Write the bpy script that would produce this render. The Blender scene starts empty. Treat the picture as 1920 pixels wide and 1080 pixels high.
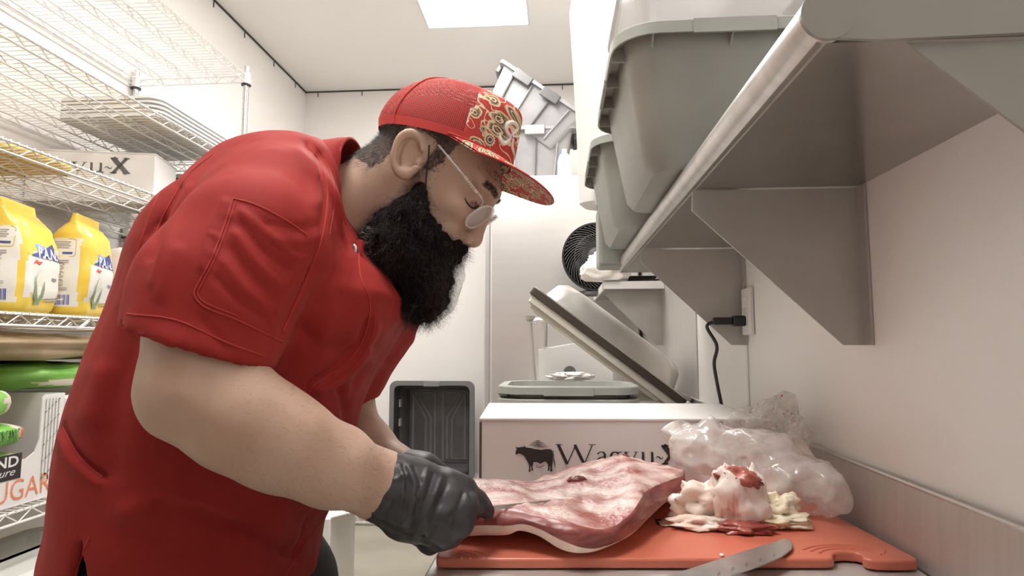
import bpy, bmesh, math, random
import numpy as np
from mathutils import Vector, Matrix
from mathutils.bvhtree import BVHTree

SC = bpy.context.scene
COL = SC.collection
RND = random.Random(7)

# ------------------------------------------------------------------ camera, world, lights, exposure
FPX, PIT, YAW, EYE = 1150.0, math.radians(5.32), math.radians(4.2), 1.19
cam_data = bpy.data.cameras.new('camera')
cam_data.sensor_width = 36.0
cam_data.lens = FPX / 1920.0 * 36.0
cam_data.clip_start = 0.02
cam = bpy.data.objects.new('camera', cam_data)
COL.objects.link(cam)
cam.location = (0, 0, EYE)
cam.rotation_euler = (math.pi / 2 + PIT, 0, YAW)
SC.camera = cam

world = bpy.data.worlds.new('world')
SC.world = world
world.use_nodes = True
world.node_tree.nodes['Background'].inputs[0].default_value = (0.9, 0.95, 1.0, 1)
world.node_tree.nodes['Background'].inputs[1].default_value = 0.3

SC.view_settings.view_transform = 'Standard'
SC.view_settings.look = 'None'
SC.view_settings.gamma = 1.0
SC.view_settings.use_curve_mapping = False
SC.view_settings.exposure = 0.0
SC.cycles.use_denoising = True
SC.cycles.max_bounces = 10
SC.cycles.diffuse_bounces = 6
SC.cycles.glossy_bounces = 4
SC.cycles.transparent_max_bounces = 24
SC.cycles.sample_clamp_indirect = 6.0
LAMP = 24.0          # radiance of the ceiling panels

# ------------------------------------------------------------------ small maths
_fw = np.array([-math.sin(YAW) * math.cos(PIT), math.cos(YAW) * math.cos(PIT), math.sin(PIT)])
_rt = np.array([math.cos(YAW), math.sin(YAW), 0.0])
_up = np.cross(_rt, _fw)
_C = np.array([0, 0, EYE])

def ray(px, py):
    return _fw + _rt * (px - 960) / FPX - _up * (py - 540) / FPX

def at(px, py, Y=None, X=None, Z=None):
    """measured point of the photograph at a known depth Y (or on a plane X or Z)"""
    r = ray(px, py)
    t = X / r[0] if X is not None else Y / r[1] if Y is not None else (Z - EYE) / r[2]
    return _C + r * t

def project(V):
    d = V - _C
    w = d @ _fw
    return 960 + FPX * (d @ _rt) / w, 540 - FPX * (d @ _up) / w

_rs = np.random.RandomState(3)
_LAT = _rs.rand(32, 32, 32).astype(np.float32)

def vnoise(p):
    p = np.asarray(p, np.float32)
    i = np.floor(p).astype(int); f = p - i; f = f * f * (3 - 2 * f)
    out = 0
    for a in (0, 1):
        for b in (0, 1):
            for c in (0, 1):
                w = (f[:, 0] if a else 1 - f[:, 0]) * (f[:, 1] if b else 1 - f[:, 1]) * (f[:, 2] if c else 1 - f[:, 2])
                out = out + w * _LAT[(i[:, 0] + a) % 32, (i[:, 1] + b) % 32, (i[:, 2] + c) % 32]
    return out * 2 - 1

def fbm(p, o=3):
    p = np.asarray(p, np.float32); s = 0; a = 1.0
    for _ in range(o):
        s = s + a * vnoise(p); p = p * 2.03 + 7.1; a *= .5
    return s

# ------------------------------------------------------------------ mesh building
class MB:
    def __init__(s): s.v = []; s.f = []
    def add(s, v, f):
        o = len(s.v); s.v += [tuple(map(float, q)) for q in v]; s.f += [tuple(o + k for k in q) for q in f]; return s
    def box(s, x0, x1, y0, y1, z0, z1):
        return s.add([(x0, y0, z0), (x1, y0, z0), (x1, y1, z0), (x0, y1, z0), (x0, y0, z1), (x1, y0, z1), (x1, y1, z1), (x0, y1, z1)],
                     [(0, 3, 2, 1), (4, 5, 6, 7), (0, 1, 5, 4), (1, 2, 6, 5), (2, 3, 7, 6), (3, 0, 4, 7)])
    def prism(s, poly, off):
        """polygon of 3-D points extruded by the vector off"""
        n = len(poly); off = np.array(off, float)
        v = [np.array(p, float) for p in poly] + [np.array(p, float) + off for p in poly]
        f = [tuple(range(n))[::-1], tuple(range(n, 2 * n))] + [(i, (i + 1) % n, n + (i + 1) % n, n + i) for i in range(n)]
        return s.add(v, f)
    def loft(s, rings, cap0=True, cap1=True, closed=True):
        n = len(rings[0]); v = [p for r in rings for p in r]; f = []
        for k in range(len(rings) - 1):
            for i in range(n if closed else n - 1):
                j = (i + 1) % n
                f.append((k * n + i, k * n + j, (k + 1) * n + j, (k + 1) * n + i))
        if cap0: f.append(tuple(range(n))[::-1])
        if cap1: f.append(tuple(range((len(rings) - 1) * n, len(rings) * n)))
        return s.add(v, f)
    def tube(s, pts, r, n=8, cap=True):
        pts = [np.array(p, float) for p in pts]
        rr = r if hasattr(r, '__len__') else [r] * len(pts)
        t = []
        for i in range(len(pts)):
            d = pts[min(i + 1, len(pts) - 1)] - pts[max(i - 1, 0)]
            t.append(d / (np.linalg.norm(d) + 1e-12))
        a = np.array([0, 0, 1.0]) if abs(t[0][2]) < .9 else np.array([1.0, 0, 0])
        u = np.cross(t[0], a); u /= np.linalg.norm(u)
        rings = []
        for i, p in enumerate(pts):
            u = u - t[i] * (u @ t[i]); u /= np.linalg.norm(u) + 1e-12
            w = np.cross(t[i], u)
            rings.append([p + rr[i] * (u * math.cos(2 * math.pi * k / n) + w * math.sin(2 * math.pi * k / n)) for k in range(n)])
        return s.loft(rings, cap, cap)
    def sphere(s, c, r, n=12, m=8):
        r = np.array(r if hasattr(r, '__len__') else (r, r, r), float); c = np.array(c, float)
        rings = []
        for j in range(1, m):
            th = math.pi * j / m
            rings.append([c + r * np.array([math.sin(th) * math.cos(2 * math.pi * i / n), math.sin(th) * math.sin(2 * math.pi * i / n), -math.cos(th)]) for i in range(n)])
        o = len(s.v); s.loft(rings, False, False)
        b = len(s.v); s.v += [tuple(c - r * (0, 0, 1)), tuple(c + r * (0, 0, 1))]
        for i in range(n):
            j = (i + 1) % n
            s.f.append((b, o + j, o + i)); s.f.append((b + 1, o + (m - 2) * n + i, o + (m - 2) * n + j))
        return s

WM = {}     # world matrix of every object made here

def obj(name, mb, mat, parent=None, smooth=False, bevel=0.0, seg=2, local=False, mats=None, midx=None, solid=0.0, sub=0):
    """links one mesh object; its vertices are world coordinates unless local"""
    v, f = (mb.v, mb.f) if isinstance(mb, MB) else mb
    me = bpy.data.meshes.new(name)
    me.from_pydata([tuple(map(float, p)) for p in v], [], [tuple(map(int, q)) for q in f])
    for m in (mats or [mat]): me.materials.append(m)
    if midx is not None: me.polygons.foreach_set('material_index', midx)
    bm = bmesh.new(); bm.from_mesh(me); bmesh.ops.recalc_face_normals(bm, faces=bm.faces); bm.to_mesh(me); bm.free()
    if smooth:
        me.polygons.foreach_set('use_smooth', [True] * len(me.polygons))
        if smooth != 'all': me.set_sharp_from_angle(angle=math.radians(38))
    me.update()
    o = bpy.data.objects.new(name, me); COL.objects.link(o)
    WM[o] = Matrix()
    if parent is not None:
        o.parent = parent
        if not local: o.matrix_parent_inverse = WM[parent].inverted()
        WM[o] = WM[parent] if local else Matrix()
    if bevel:
        b = o.modifiers.new('bevel', 'BEVEL'); b.width = bevel; b.segments = seg; b.limit_method = 'ANGLE'; b.angle_limit = math.radians(40)
        if not smooth:
            me.polygons.foreach_set('use_smooth', [True] * len(me.polygons)); me.set_sharp_from_angle(angle=math.radians(30))
    if solid:
        b = o.modifiers.new('solid', 'SOLIDIFY'); b.thickness = solid; b.offset = 0
    if sub:
        b = o.modifiers.new('subdivision', 'SUBSURF'); b.levels = sub; b.render_levels = sub
    return o

def thing(name, label, cat, loc=(0, 0, 0), rot=(0, 0, 0), group=None):
    o = bpy.data.objects.new(name, None); COL.objects.link(o)
    o.empty_display_size = .05
    o.location = tuple(map(float, loc)); o.rotation_euler = rot
    from mathutils import Euler
    WM[o] = Matrix.Translation(Vector(o.location)) @ Euler(rot).to_matrix().to_4x4()
    return tag(o, label, cat, group)

def tag(o, label, cat, group=None):
    o['label'] = label; o['category'] = cat
    if group: o['group'] = group
    return o

def struct(o, label, cat='room'):
    o['kind'] = 'structure'; o['label'] = label; o['category'] = cat; return o

def dup(root, label, loc=None, rot=None):
    r = root.copy(); COL.objects.link(r); r['label'] = label
    if loc is not None: r.location = tuple(map(float, loc))
    if rot is not None: r.rotation_euler = rot
    for ch in list(root.children):
        c = ch.copy(); COL.objects.link(c); c.parent = r
        for g in list(ch.children):
            d = g.copy(); COL.objects.link(d); d.parent = c
    return r

def rr(w, d, r, n=5, cx=0, cy=0):
    """rounded rectangle outline"""
    out = []
    for k, (sx, sy) in enumerate(((1, 1), (-1, 1), (-1, -1), (1, -1))):
        for i in range(n + 1):
            a = math.pi / 2 * (k + i / n)
            out.append((cx + sx * (w / 2 - r) + r * math.cos(a), cy + sy * (d / 2 - r) + r * math.sin(a)))
    return out

def text_mesh(body, size, place, font_shear=0.0, bold=0.0, sx=1.0):
    """flat lettering: place(u, v) maps text units to a 3-D point"""
    cu = bpy.data.curves.new('t', 'FONT'); cu.body = body; cu.size = size; cu.shear = font_shear; cu.offset = bold
    cu.resolution_u = 3
    ob = bpy.data.objects.new('t', cu); COL.objects.link(ob)
    me = bpy.data.meshes.new_from_object(ob)
    mb = MB().add([place(p.co.x * sx, p.co.y) for p in me.vertices], [tuple(p.vertices) for p in me.polygons])
    bpy.data.objects.remove(ob); bpy.data.meshes.remove(me); bpy.data.curves.remove(cu)
    return mb

def ribbon(mb, pts, w, place):
    """a flat stroke of varying width, mapped through place(u, v)"""
    pts = [np.array(p, float) for p in pts]
    ww = w if hasattr(w, '__len__') else [w] * len(pts)
    L = []; R = []
    for i, p in enumerate(pts):
        d = pts[min(i + 1, len(pts) - 1)] - pts[max(i - 1, 0)]; d = d / (np.linalg.norm(d) + 1e-9)
        n = np.array([-d[1], d[0]]) * ww[i] / 2
        L.append(place(*(p + n))); R.append(place(*(p - n)))
    n = len(pts)
    mb.add(L + R, [(i, i + 1, n + i + 1, n + i) for i in range(n - 1)])

def arc(cx, cy, rx, ry, a0, a1, n=10):
    return [(cx + rx * math.cos(math.radians(a0 + (a1 - a0) * i / n)), cy + ry * math.sin(math.radians(a0 + (a1 - a0) * i / n))) for i in range(n + 1)]

# ------------------------------------------------------------------ signed distance modelling
class Grid:
    def __init__(s, lo, hi, h):
        s.lo = np.array(lo, float); s.h = h
        n = np.ceil((np.array(hi, float) - s.lo) / h).astype(int) + 1
        ax = [(s.lo[i] + h * np.arange(n[i])).astype(np.float32) for i in range(3)]
        s.X, s.Y, s.Z = ax[0][:, None, None], ax[1][None, :, None], ax[2][None, None, :]
        s.n = n
        s.F = np.full(n, 9.0, np.float32)
    def cone(s, a, b, r1, r2):
        a = np.array(a, float); b = np.array(b, float); d = b - a; L = max(d @ d, 1e-12)
        t = np.clip(((s.X - a[0]) * d[0] + (s.Y - a[1]) * d[1] + (s.Z - a[2]) * d[2]) / L, 0, 1)
        return np.sqrt((s.X - a[0] - t * d[0]) ** 2 + (s.Y - a[1] - t * d[1]) ** 2 + (s.Z - a[2] - t * d[2]) ** 2) - (r1 + t * (r2 - r1))
    def ell(s, c, r, M=None):
        p = [s.X - c[0], s.Y - c[1], s.Z - c[2]]
        if M is not None: p = [M[i][0] * p[0] + M[i][1] * p[1] + M[i][2] * p[2] for i in range(3)]
        k0 = np.sqrt((p[0] / r[0]) ** 2 + (p[1] / r[1]) ** 2 + (p[2] / r[2]) ** 2)
        k1 = np.sqrt((p[0] / r[0] ** 2) ** 2 + (p[1] / r[1] ** 2) ** 2 + (p[2] / r[2] ** 2) ** 2) + 1e-6
        return k0 * (k0 - 1) / k1
    def plane(s, p, n):
        n = np.array(n, float); n /= np.linalg.norm(n)
        return (s.X - p[0]) * n[0] + (s.Y - p[1]) * n[1] + (s.Z - p[2]) * n[2]
    def add(s, d, k=0.0): s.F = smin(s.F, d, k)
    def cut(s, d, k=0.0): s.F = -smin(-s.F, d, k)
    def mesh(s, smooth=1):
        return relax(*nets(s.F, s.lo, s.h), smooth)

def smin(a, b, k):
    if k <= 0: return np.minimum(a, b)
    h = np.clip(.5 + .5 * (b - a) / k, 0, 1)
    return b + (a - b) * h - k * h * (1 - h)

def nets(F, lo, h):
    F = F.astype(np.float32); S = F < 0
    n = np.array(F.shape); c = n - 1
    cnt = np.zeros(c, np.float32); P = np.zeros((3,) + tuple(c), np.float32)
    any_ = np.zeros(c, bool); all_ = np.ones(c, bool)
    sl = lambda o: tuple(slice(o[i], o[i] + c[i]) for i in range(3))
    cor = [(i, j, k) for i in (0, 1) for j in (0, 1) for k in (0, 1)]
    for o in cor: any_ |= S[sl(o)]; all_ &= S[sl(o)]
    act = any_ & ~all_
    for o in cor:
        for ax in range(3):
            if o[ax]: continue
            q = list(o); q[ax] = 1
            a = F[sl(o)]; b = F[sl(q)]
            x = (a < 0) != (b < 0)
            t = np.where(x, a / np.where(a == b, 1, a - b), 0)
            for m in range(3): P[m] += np.where(x, o[m] + (t if m == ax else 0), 0)
            cnt += x
    idx = np.full(c, -1, int); ii = np.argwhere(act); idx[act] = np.arange(len(ii))
    V = np.stack([P[m][act] / np.maximum(cnt[act], 1) for m in range(3)], 1)
    V = lo + h * (ii + V)
    Q = []
    for ax in range(3):
        b, d = [(1, 2), (2, 0), (0, 1)][ax]
        s0 = [slice(1, n[m] - 1) for m in range(3)]; s0[ax] = slice(0, n[ax] - 1)
        s1 = list(s0); s1[ax] = slice(1, n[ax])
        A = S[tuple(s0)]; B = S[tuple(s1)]
        for flip in (False, True):
            e = np.argwhere((A & ~B) if not flip else (~A & B))
            if not len(e): continue
            for m in range(3):
                if m != ax: e[:, m] += 1
            def cell(db, dd):
                w = e.copy(); w[:, b] -= db; w[:, d] -= dd; return idx[w[:, 0], w[:, 1], w[:, 2]]
            q = np.stack([cell(1, 1), cell(0, 1), cell(0, 0), cell(1, 0)], 1)
            Q.append(q[:, ::-1] if flip else q)
    Q = np.concatenate(Q)
    return V, Q[(Q >= 0).all(1)]

def relax(V, Q, it=1):
    for _ in range(it):
        s = np.zeros_like(V); c = np.zeros(len(V))
        for k in range(4):
            np.add.at(s, Q[:, k], V[Q[:, (k + 1) % 4]]); np.add.at(c, Q[:, k], 1)
            np.add.at(s, Q[:, k], V[Q[:, (k + 3) % 4]]); np.add.at(c, Q[:, k], 1)
        V = V * .5 + .5 * s / np.maximum(c, 1)[:, None]
    return V, Q

def vnormals(V, Q):
    n = np.cross(V[Q[:, 2]] - V[Q[:, 0]], V[Q[:, 3]] - V[Q[:, 1]])
    N = np.zeros_like(V)
    for k in range(4): np.add.at(N, Q[:, k], n)
    return N / (np.linalg.norm(N, axis=1)[:, None] + 1e-12)

def seg_dist(U, poly):
    """distance of 2-D points U to a polyline"""
    d = np.full(len(U), 1e9)
    for a, b in zip(poly[:-1], poly[1:]):
        a = np.array(a, float); b = np.array(b, float); e = b - a
        t = np.clip(((U - a) @ e) / (e @ e + 1e-9), 0, 1)
        d = np.minimum(d, np.linalg.norm(U - a - t[:, None] * e, axis=1))
    return d

def sculpt(V, Q, creases):
    """carves folds into the side of a surface that faces the photographer: (polyline, width, height)"""
    N = vnormals(V, Q); x, y = project(V); U = np.stack([x, y], 1)
    view = _C - V; face = np.clip((N * view).sum(1) / np.linalg.norm(view, axis=1) * 3, 0, 1)
    D = np.zeros(len(V))
    for poly, w, a in creases:
        D += a * np.exp(-(seg_dist(U, poly) / w) ** 2)
    return V + N * (D * face)[:, None]

def spline(pts, n=6):
    """Catmull-Rom through the points"""
    P = [np.array(p, float) for p in pts]; P = [2 * P[0] - P[1]] + P + [2 * P[-1] - P[-2]]
    out = []
    for i in range(1, len(P) - 2):
        for k in range(n):
            t = k / n
            out.append(.5 * ((2 * P[i]) + (P[i + 1] - P[i - 1]) * t + (2 * P[i - 1] - 5 * P[i] + 4 * P[i + 1] - P[i + 2]) * t * t + (-P[i - 1] + 3 * P[i] - 3 * P[i + 1] + P[i + 2]) * t ** 3))
    out.append(P[-2]); return out

def drape(bvh, pts, lift=0.0, fallback=None):
    """3-D points where lines of sight through measured points meet a surface"""
    out = []
    for px, py in pts:
        r = Vector(ray(px, py)).normalized()
        h, nrm, i, d = bvh.ray_cast(Vector(_C), r)
        if h is not None: out.append(np.array(h) - np.array(r) * lift)
    return out

# ------------------------------------------------------------------ materials
def mat(name, color, rough=.5, metal=0.0, **k):
    m = bpy.data.materials.new(name); m.use_nodes = True
    b = m.node_tree.nodes['Principled BSDF']
    b.inputs['Base Color'].default_value = tuple(color) + (1,) if len(color) == 3 else color
    b.inputs['Roughness'].default_value = rough; b.inputs['Metallic'].default_value = metal
    for kk, vv in k.items(): b.inputs[kk.replace('_', ' ')].default_value = vv
    return m

def node(m, t, **k):
    n = m.node_tree.nodes.new(t)
    for kk, vv in k.items():
        if kk.startswith('i_'):
            key = kk[2:].replace('_', ' ')
            n.inputs[int(key) if key.isdigit() else key].default_value = vv
        else: setattr(n, kk, vv)
    return n

def link(m, a, b): m.node_tree.links.new(a, b)

def bsdf(m): return m.node_tree.nodes['Principled BSDF']

def mottle(m, c1, c2, scale=5.0, detail=4.0, lo=.35, hi=.65, stretch=(1, 1, 1), space='Object', bump=0.0, bscale=None, bdist=.002, to='Base Color', extra=None):
    tc = node(m, 'ShaderNodeTexCoord'); mp = node(m, 'ShaderNodeMapping'); mp.inputs['Scale'].default_value = stretch
    link(m, tc.outputs[space], mp.inputs[0])
    nz = node(m, 'ShaderNodeTexNoise', i_Scale=scale, i_Detail=detail); link(m, mp.outputs[0], nz.inputs['Vector'])
    cr = node(m, 'ShaderNodeValToRGB'); e = cr.color_ramp.elements
    e[0].position, e[1].position = lo, hi
    e[0].color = tuple(c1) + (1,); e[1].color = tuple(c2) + (1,)
    link(m, nz.outputs[0], cr.inputs[0]); link(m, cr.outputs[0], bsdf(m).inputs[to])
    if bump:
        n2 = node(m, 'ShaderNodeTexNoise', i_Scale=bscale or scale * 6, i_Detail=3.0); link(m, mp.outputs[0], n2.inputs['Vector'])
        bp = node(m, 'ShaderNodeBump', i_Strength=bump, i_Distance=bdist)
        link(m, n2.outputs[0], bp.inputs['Height']); link(m, bp.outputs[0], bsdf(m).inputs['Normal'])
    return m

def emit(name, color, strength):
    m = bpy.data.materials.new(name); m.use_nodes = True; nt = m.node_tree; nt.nodes.clear()
    e = nt.nodes.new('ShaderNodeEmission'); e.inputs[0].default_value = tuple(color) + (1,); e.inputs[1].default_value = strength
    o = nt.nodes.new('ShaderNodeOutputMaterial'); nt.links.new(e.outputs[0], o.inputs[0]); return m

def film(name, color, clear, rough=.2, noise=0.0, nscale=20, spec=.5):
    """thin plastic film: part clear, part scattering"""
    m = mat(name, color, rough); b = bsdf(m); nt = m.node_tree
    b.inputs['Specular IOR Level'].default_value = spec
    tr = node(m, 'ShaderNodeBsdfTransparent'); mx = node(m, 'ShaderNodeMixShader'); mx.inputs[0].default_value = clear
    if noise:
        tc = node(m, 'ShaderNodeTexCoord'); nz = node(m, 'ShaderNodeTexNoise', i_Scale=nscale, i_Detail=4.0)
        link(m, tc.outputs['Object'], nz.inputs['Vector'])
        mr = node(m, 'ShaderNodeMapRange'); mr.inputs[1].default_value = .3; mr.inputs[2].default_value = .7
        mr.inputs[3].default_value = max(clear - noise, 0); mr.inputs[4].default_value = min(clear + noise, 1)
        link(m, nz.outputs[0], mr.inputs[0]); link(m, mr.outputs[0], mx.inputs[0])
    link(m, b.outputs[0], mx.inputs[1]); link(m, tr.outputs[0], mx.inputs[2])
    link(m, mx.outputs[0], nt.nodes['Material Output'].inputs[0])
    return m

M = {}
M['wall'] = mottle(mat('wall_white_panel', (.86, .83, .80), .35), (.85, .82, .795), (.87, .845, .82), 3, bump=.25, bscale=140, bdist=.001)
M['ceil'] = mat('ceiling_white', (.88, .86, .835), .6)
M['floor'] = mottle(mat('floor_grey_beige', (.4, .37, .3), .35), (.36, .335, .27), (.46, .43, .35), 2.2, bump=.1, bscale=60)
M['gap'] = mat('dark_gap', (.06, .055, .05), .8)
M['panel'] = emit('light_panel', (1.0, .975, .94), LAMP)
M['white_trim'] = mat('white_trim', (.78, .76, .74), .4)
M['steel'] = mottle(mat('brushed_steel', (.6, .575, .55), .46, .65), (.585, .555, .53), (.62, .595, .57), 6, stretch=(1, 12, 1), bump=.04, bscale=90, bdist=.0005)
M['steel_shelf'] = mottle(mat('dull_shelf_steel', (.4, .37, .34), .16, .9), (.39, .37, .345), (.44, .42, .395), 7, bump=.03, bscale=60, bdist=.0005)
M['steel_bracket'] = mottle(mat('bracket_steel', (.44, .41, .375), .42, .45), (.46, .435, .405), (.53, .505, .475), 9, bump=.03, bscale=60, bdist=.0005)
M['alu'] = mottle(mat('aluminium_tube', (.62, .6, .58), .34, .85), (.58, .555, .53), (.68, .65, .63), 8, stretch=(1, 6, 1), bump=.05, bscale=50, bdist=.0005)
M['chrome'] = mat('chrome_wire', (.86, .84, .82), .34, .6)
M['chrome_post'] = mat('chrome_post', (.62, .60, .58), .25, .9)
M['tub'] = mottle(mat('grey_green_tub_plastic', (.315, .325, .295), .38), (.30, .31, .28), (.335, .345, .315), 9, bump=.05, bscale=120)
M['smoke'] = film('smoky_clear_plastic', (.45, .43, .42), .45, .12)
M['tote'] = mottle(mat('grey_tote_plastic', (.31, .305, .31), .5), (.295, .29, .295), (.335, .33, .335), 12)
M['dark'] = mat('dark_grey_plastic', (.10, .098, .10), .45)
M['black'] = mat('black_plastic', (.016, .015, .016), .4)
M['crate'] = mottle(mat('charcoal_crate_plastic', (.105, .10, .105), .4), (.095, .09, .096), (.12, .115, .12), 14)
M['crate_rib'] = mat('charcoal_crate_rib', (.22, .21, .22), .35)
M['white_plastic'] = mat('white_plastic', (.82, .80, .78), .35)
M['card'] = mottle(mat('white_cardboard', (.80, .77, .75), .6), (.775, .745, .72), (.82, .795, .78), 5)
M['card_edge'] = mat('brown_card_edge', (.12, .08, .06), .8)
M['ink'] = mat('black_ink', (.035, .028, .026), .7)
M['grey_ink'] = mat('grey_ink', (.13, .125, .125), .7)
# ------------------------------------------------------------------ the room
XL, XR, YN, YF, ZC = -1.945, 0.475, -2.4, 4.5, 3.16
T = .08
struct(obj('floor', MB().box(XL - T, XR + T, YN - T, YF + T, -T, 0), M['floor']), 'beige grey sealed concrete floor of the prep room', 'floor')
struct(obj('ceiling', MB().box(XL - T, XR + T, YN - T, YF + T, ZC, ZC + T), M['ceil']), 'smooth white ceiling over the prep room', 'ceiling')
struct(obj('wall_left', MB().box(XL - T, XL, YN, YF, 0, ZC), M['wall']), 'white panelled wall behind the wire rack', 'wall')
struct(obj('wall_right', MB().box(XR, XR + T, YN, YF, 0, ZC), M['wall']), 'white panelled wall beside the steel table and wall shelf', 'wall')
struct(obj('wall_back', MB().box(XL - T, XR + T, YF, YF + T, 0, ZC), M['wall']), 'white end wall behind the steel fridge', 'wall')
struct(obj('wall_front', MB().box(XL - T, XR + T, YN - T, YN, 0, ZC), M['tote']), 'grey wall at the near end of the room', 'wall')  # out of view; grey instead of white to cut the fill light
# dark caulk line with little drips where wall and ceiling meet
g = MB().box(XL, XL + .006, YN, YF, ZC - .012, ZC)
for y in (2.75, 3.0, 3.2, 3.55, 3.95, 4.3): g.box(XL, XL + .004, y, y + .006, ZC - .05, ZC)
struct(obj('trim_1', g, M['gap']), 'dark caulk line between left wall and ceiling', 'trim')
g = MB().box(XL, XR, YF - .006, YF, ZC - .01, ZC)
for x in (-1.85, -1.5, -1.2, .05, .3): g.box(x, x + .006, YF - .004, YF, ZC - .045, ZC)
struct(obj('trim_2', g, M['gap']), 'dark caulk line between end wall and ceiling', 'trim')
struct(obj('trim_3', MB().box(XR - .0035, XR, 1.574, 1.586, .9, 2.3), M['white_trim']), 'thin vertical seam strip on the right wall', 'trim')
# steel cladding of the right wall near the fridge
struct(obj('trim_4', MB().box(XR - .004, XR, 2.13, 3.44, .93, 1.9), M['steel']), 'stainless sheet on the right wall behind the lidded machine', 'wall panel')

def ceiling_light(x0, x1, y0, y1, label):
    t = thing('ceiling_light', label, 'ceiling light', ((x0 + x1) / 2, (y0 + y1) / 2, ZC), group='flat panel lights of the ceiling')
    f = MB()
    for a in ((x0 - .012, x1 + .012, y0 - .012, y0), (x0 - .012, x1 + .012, y1, y1 + .012), (x0 - .012, x0, y0, y1), (x1, x1 + .012, y0, y1)):
        f.box(*a, ZC - .008, ZC + .004)
    obj('frame', f, M['white_trim'], t)
    obj('diffuser', MB().box(x0, x1, y0, y1, ZC - .005, ZC + .004), M['panel'], t)
    return t
ceiling_light(-.78, -.166, 2.39, 3.6, 'flat glowing ceiling panel above the cap of the person')
ceiling_light(-.78, -.166, .05, 1.26, 'flat glowing ceiling panel directly over the cutting board')

# ------------------------------------------------------------------ steel work table with backsplash
TZ = .905
TX0, TX1, TY0, TY1 = -.168, XR - .002, .12, 3.38
TX1 -= .0135
t = thing('work_table', 'long stainless steel work table along the right wall', 'table', (.15, 1.6, 0))
obj('worktop', MB().box(TX0, TX1, TY0, TY1, TZ - .04, TZ), M['steel'], t, bevel=.004)
struct(obj('trim_5', MB().prism([(XR - .001, TY0, TZ), (XR - .0135, TY0, TZ), (XR - .006, TY0, TZ + .1), (XR - .001, TY0, TZ + .1)], (0, TY1 - TY0, 0))
    .tube([(XR - .006, TY0, TZ + .1), (XR - .006, TY1, TZ + .1)], .004, 8), M['steel']), 'low steel backsplash along the right wall behind the table', 'trim')
for x in (TX0 + .05, TX1 - .05):
    for y in (TY0 + .08, 1.75, TY1 - .08):
        obj('leg', MB().tube([(x, y, 0), (x, y, TZ - .04)], .02, 12), M['steel'], t, smooth=True)
obj('undershelf', MB().box(TX0 + .03, TX1 - .02, TY0 + .04, TY1 - .04, .22, .245), M['steel'], t)

# ------------------------------------------------------------------ steel wall shelf with tube front
SZ = 1.438
M['lip'] = mat('grey_end_metal', (.30, .285, .26), .5, .35)
def bracket_poly(y, th=.004):
    return MB().prism([(XR - .001, y, SZ - .002), (.218, y, SZ - .002), (.216, y, 1.404), (.440, y, 1.19), (XR - .001, y, 1.19)], (0, th, 0)) \
        .box(XR - .005, XR - .001, y - .022, y + th, 1.19, SZ - .002)
t = thing('wall_shelf', 'stainless wall shelf with round tube front edge above the table', 'shelf', (XR, 1.2, SZ))
obj('shelf_deck', MB().box(.215, XR - .001, .503, 2.115, SZ, SZ + .004).box(.24, XR - .001, 2.11, 2.115, SZ, SZ + .03), M['steel_shelf'], t)
obj('tube_edge', MB().tube([(.222, .497, SZ + .021), (.222, 2.06, SZ + .021)], .0212, 24), M['alu'], t, smooth=True)
lipz = [at(x, y, Y=.495)[2] for x, y in ((1640, 74), (1915, 60))]
obj('end_lip', MB().prism([(.222, .495, SZ + .001), (.262, .495, lipz[0]), (XR - .001, .495, lipz[1] + .001), (XR - .001, .495, SZ + .045), (.222, .495, SZ + .043)], (0, .004, 0))
    .loft([[(.222 + .0216 * math.cos(2 * math.pi * i / 32), y, SZ + .021 + .0216 * math.sin(2 * math.pi * i / 32)) for i in range(32)] for y in (.494, .498)]), M['lip'], t)
ga, gb, gc = at(1700, 80, Y=.502), at(1920, 243, Y=.502), at(1915, 78, Y=.502)
k_ = (XR - .001 - ga[0]) / (gb[0] - ga[0])
obj('end_gusset', MB().prism([ga, (XR - .001, .502, gc[2] + .0), (XR - .001, .502, ga[2] + (gb[2] - ga[2]) * k_)], (0, .003, 0)), M['lip'], t)
for y in (.982, 1.593):
    obj('bracket', bracket_poly(y), M['steel_bracket'], t)
t = thing('wall_shelf', 'short white-lipped steel wall shelf carrying the black fan', 'shelf', (XR, 3.1, SZ))
obj('shelf_deck', MB().box(.21, XR - .005, 2.72, 3.42, SZ, SZ + .004), M['steel_shelf'], t)
obj('front_lip', MB().box(.205, .213, 2.72, 3.42, SZ - .002, SZ + .032).box(.205, XR - .005, 2.715, 2.722, SZ - .002, SZ + .032), M['white_trim'], t, bevel=.002)
obj('bracket', MB().prism([(XR - .005, 2.79, SZ - .002), (.25, 2.79, SZ - .002), (.216, 2.79, SZ - .02), (.440, 2.79, 1.19), (XR - .005, 2.79, 1.19)], (0, .004, 0)), M['steel_bracket'], t)

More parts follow.
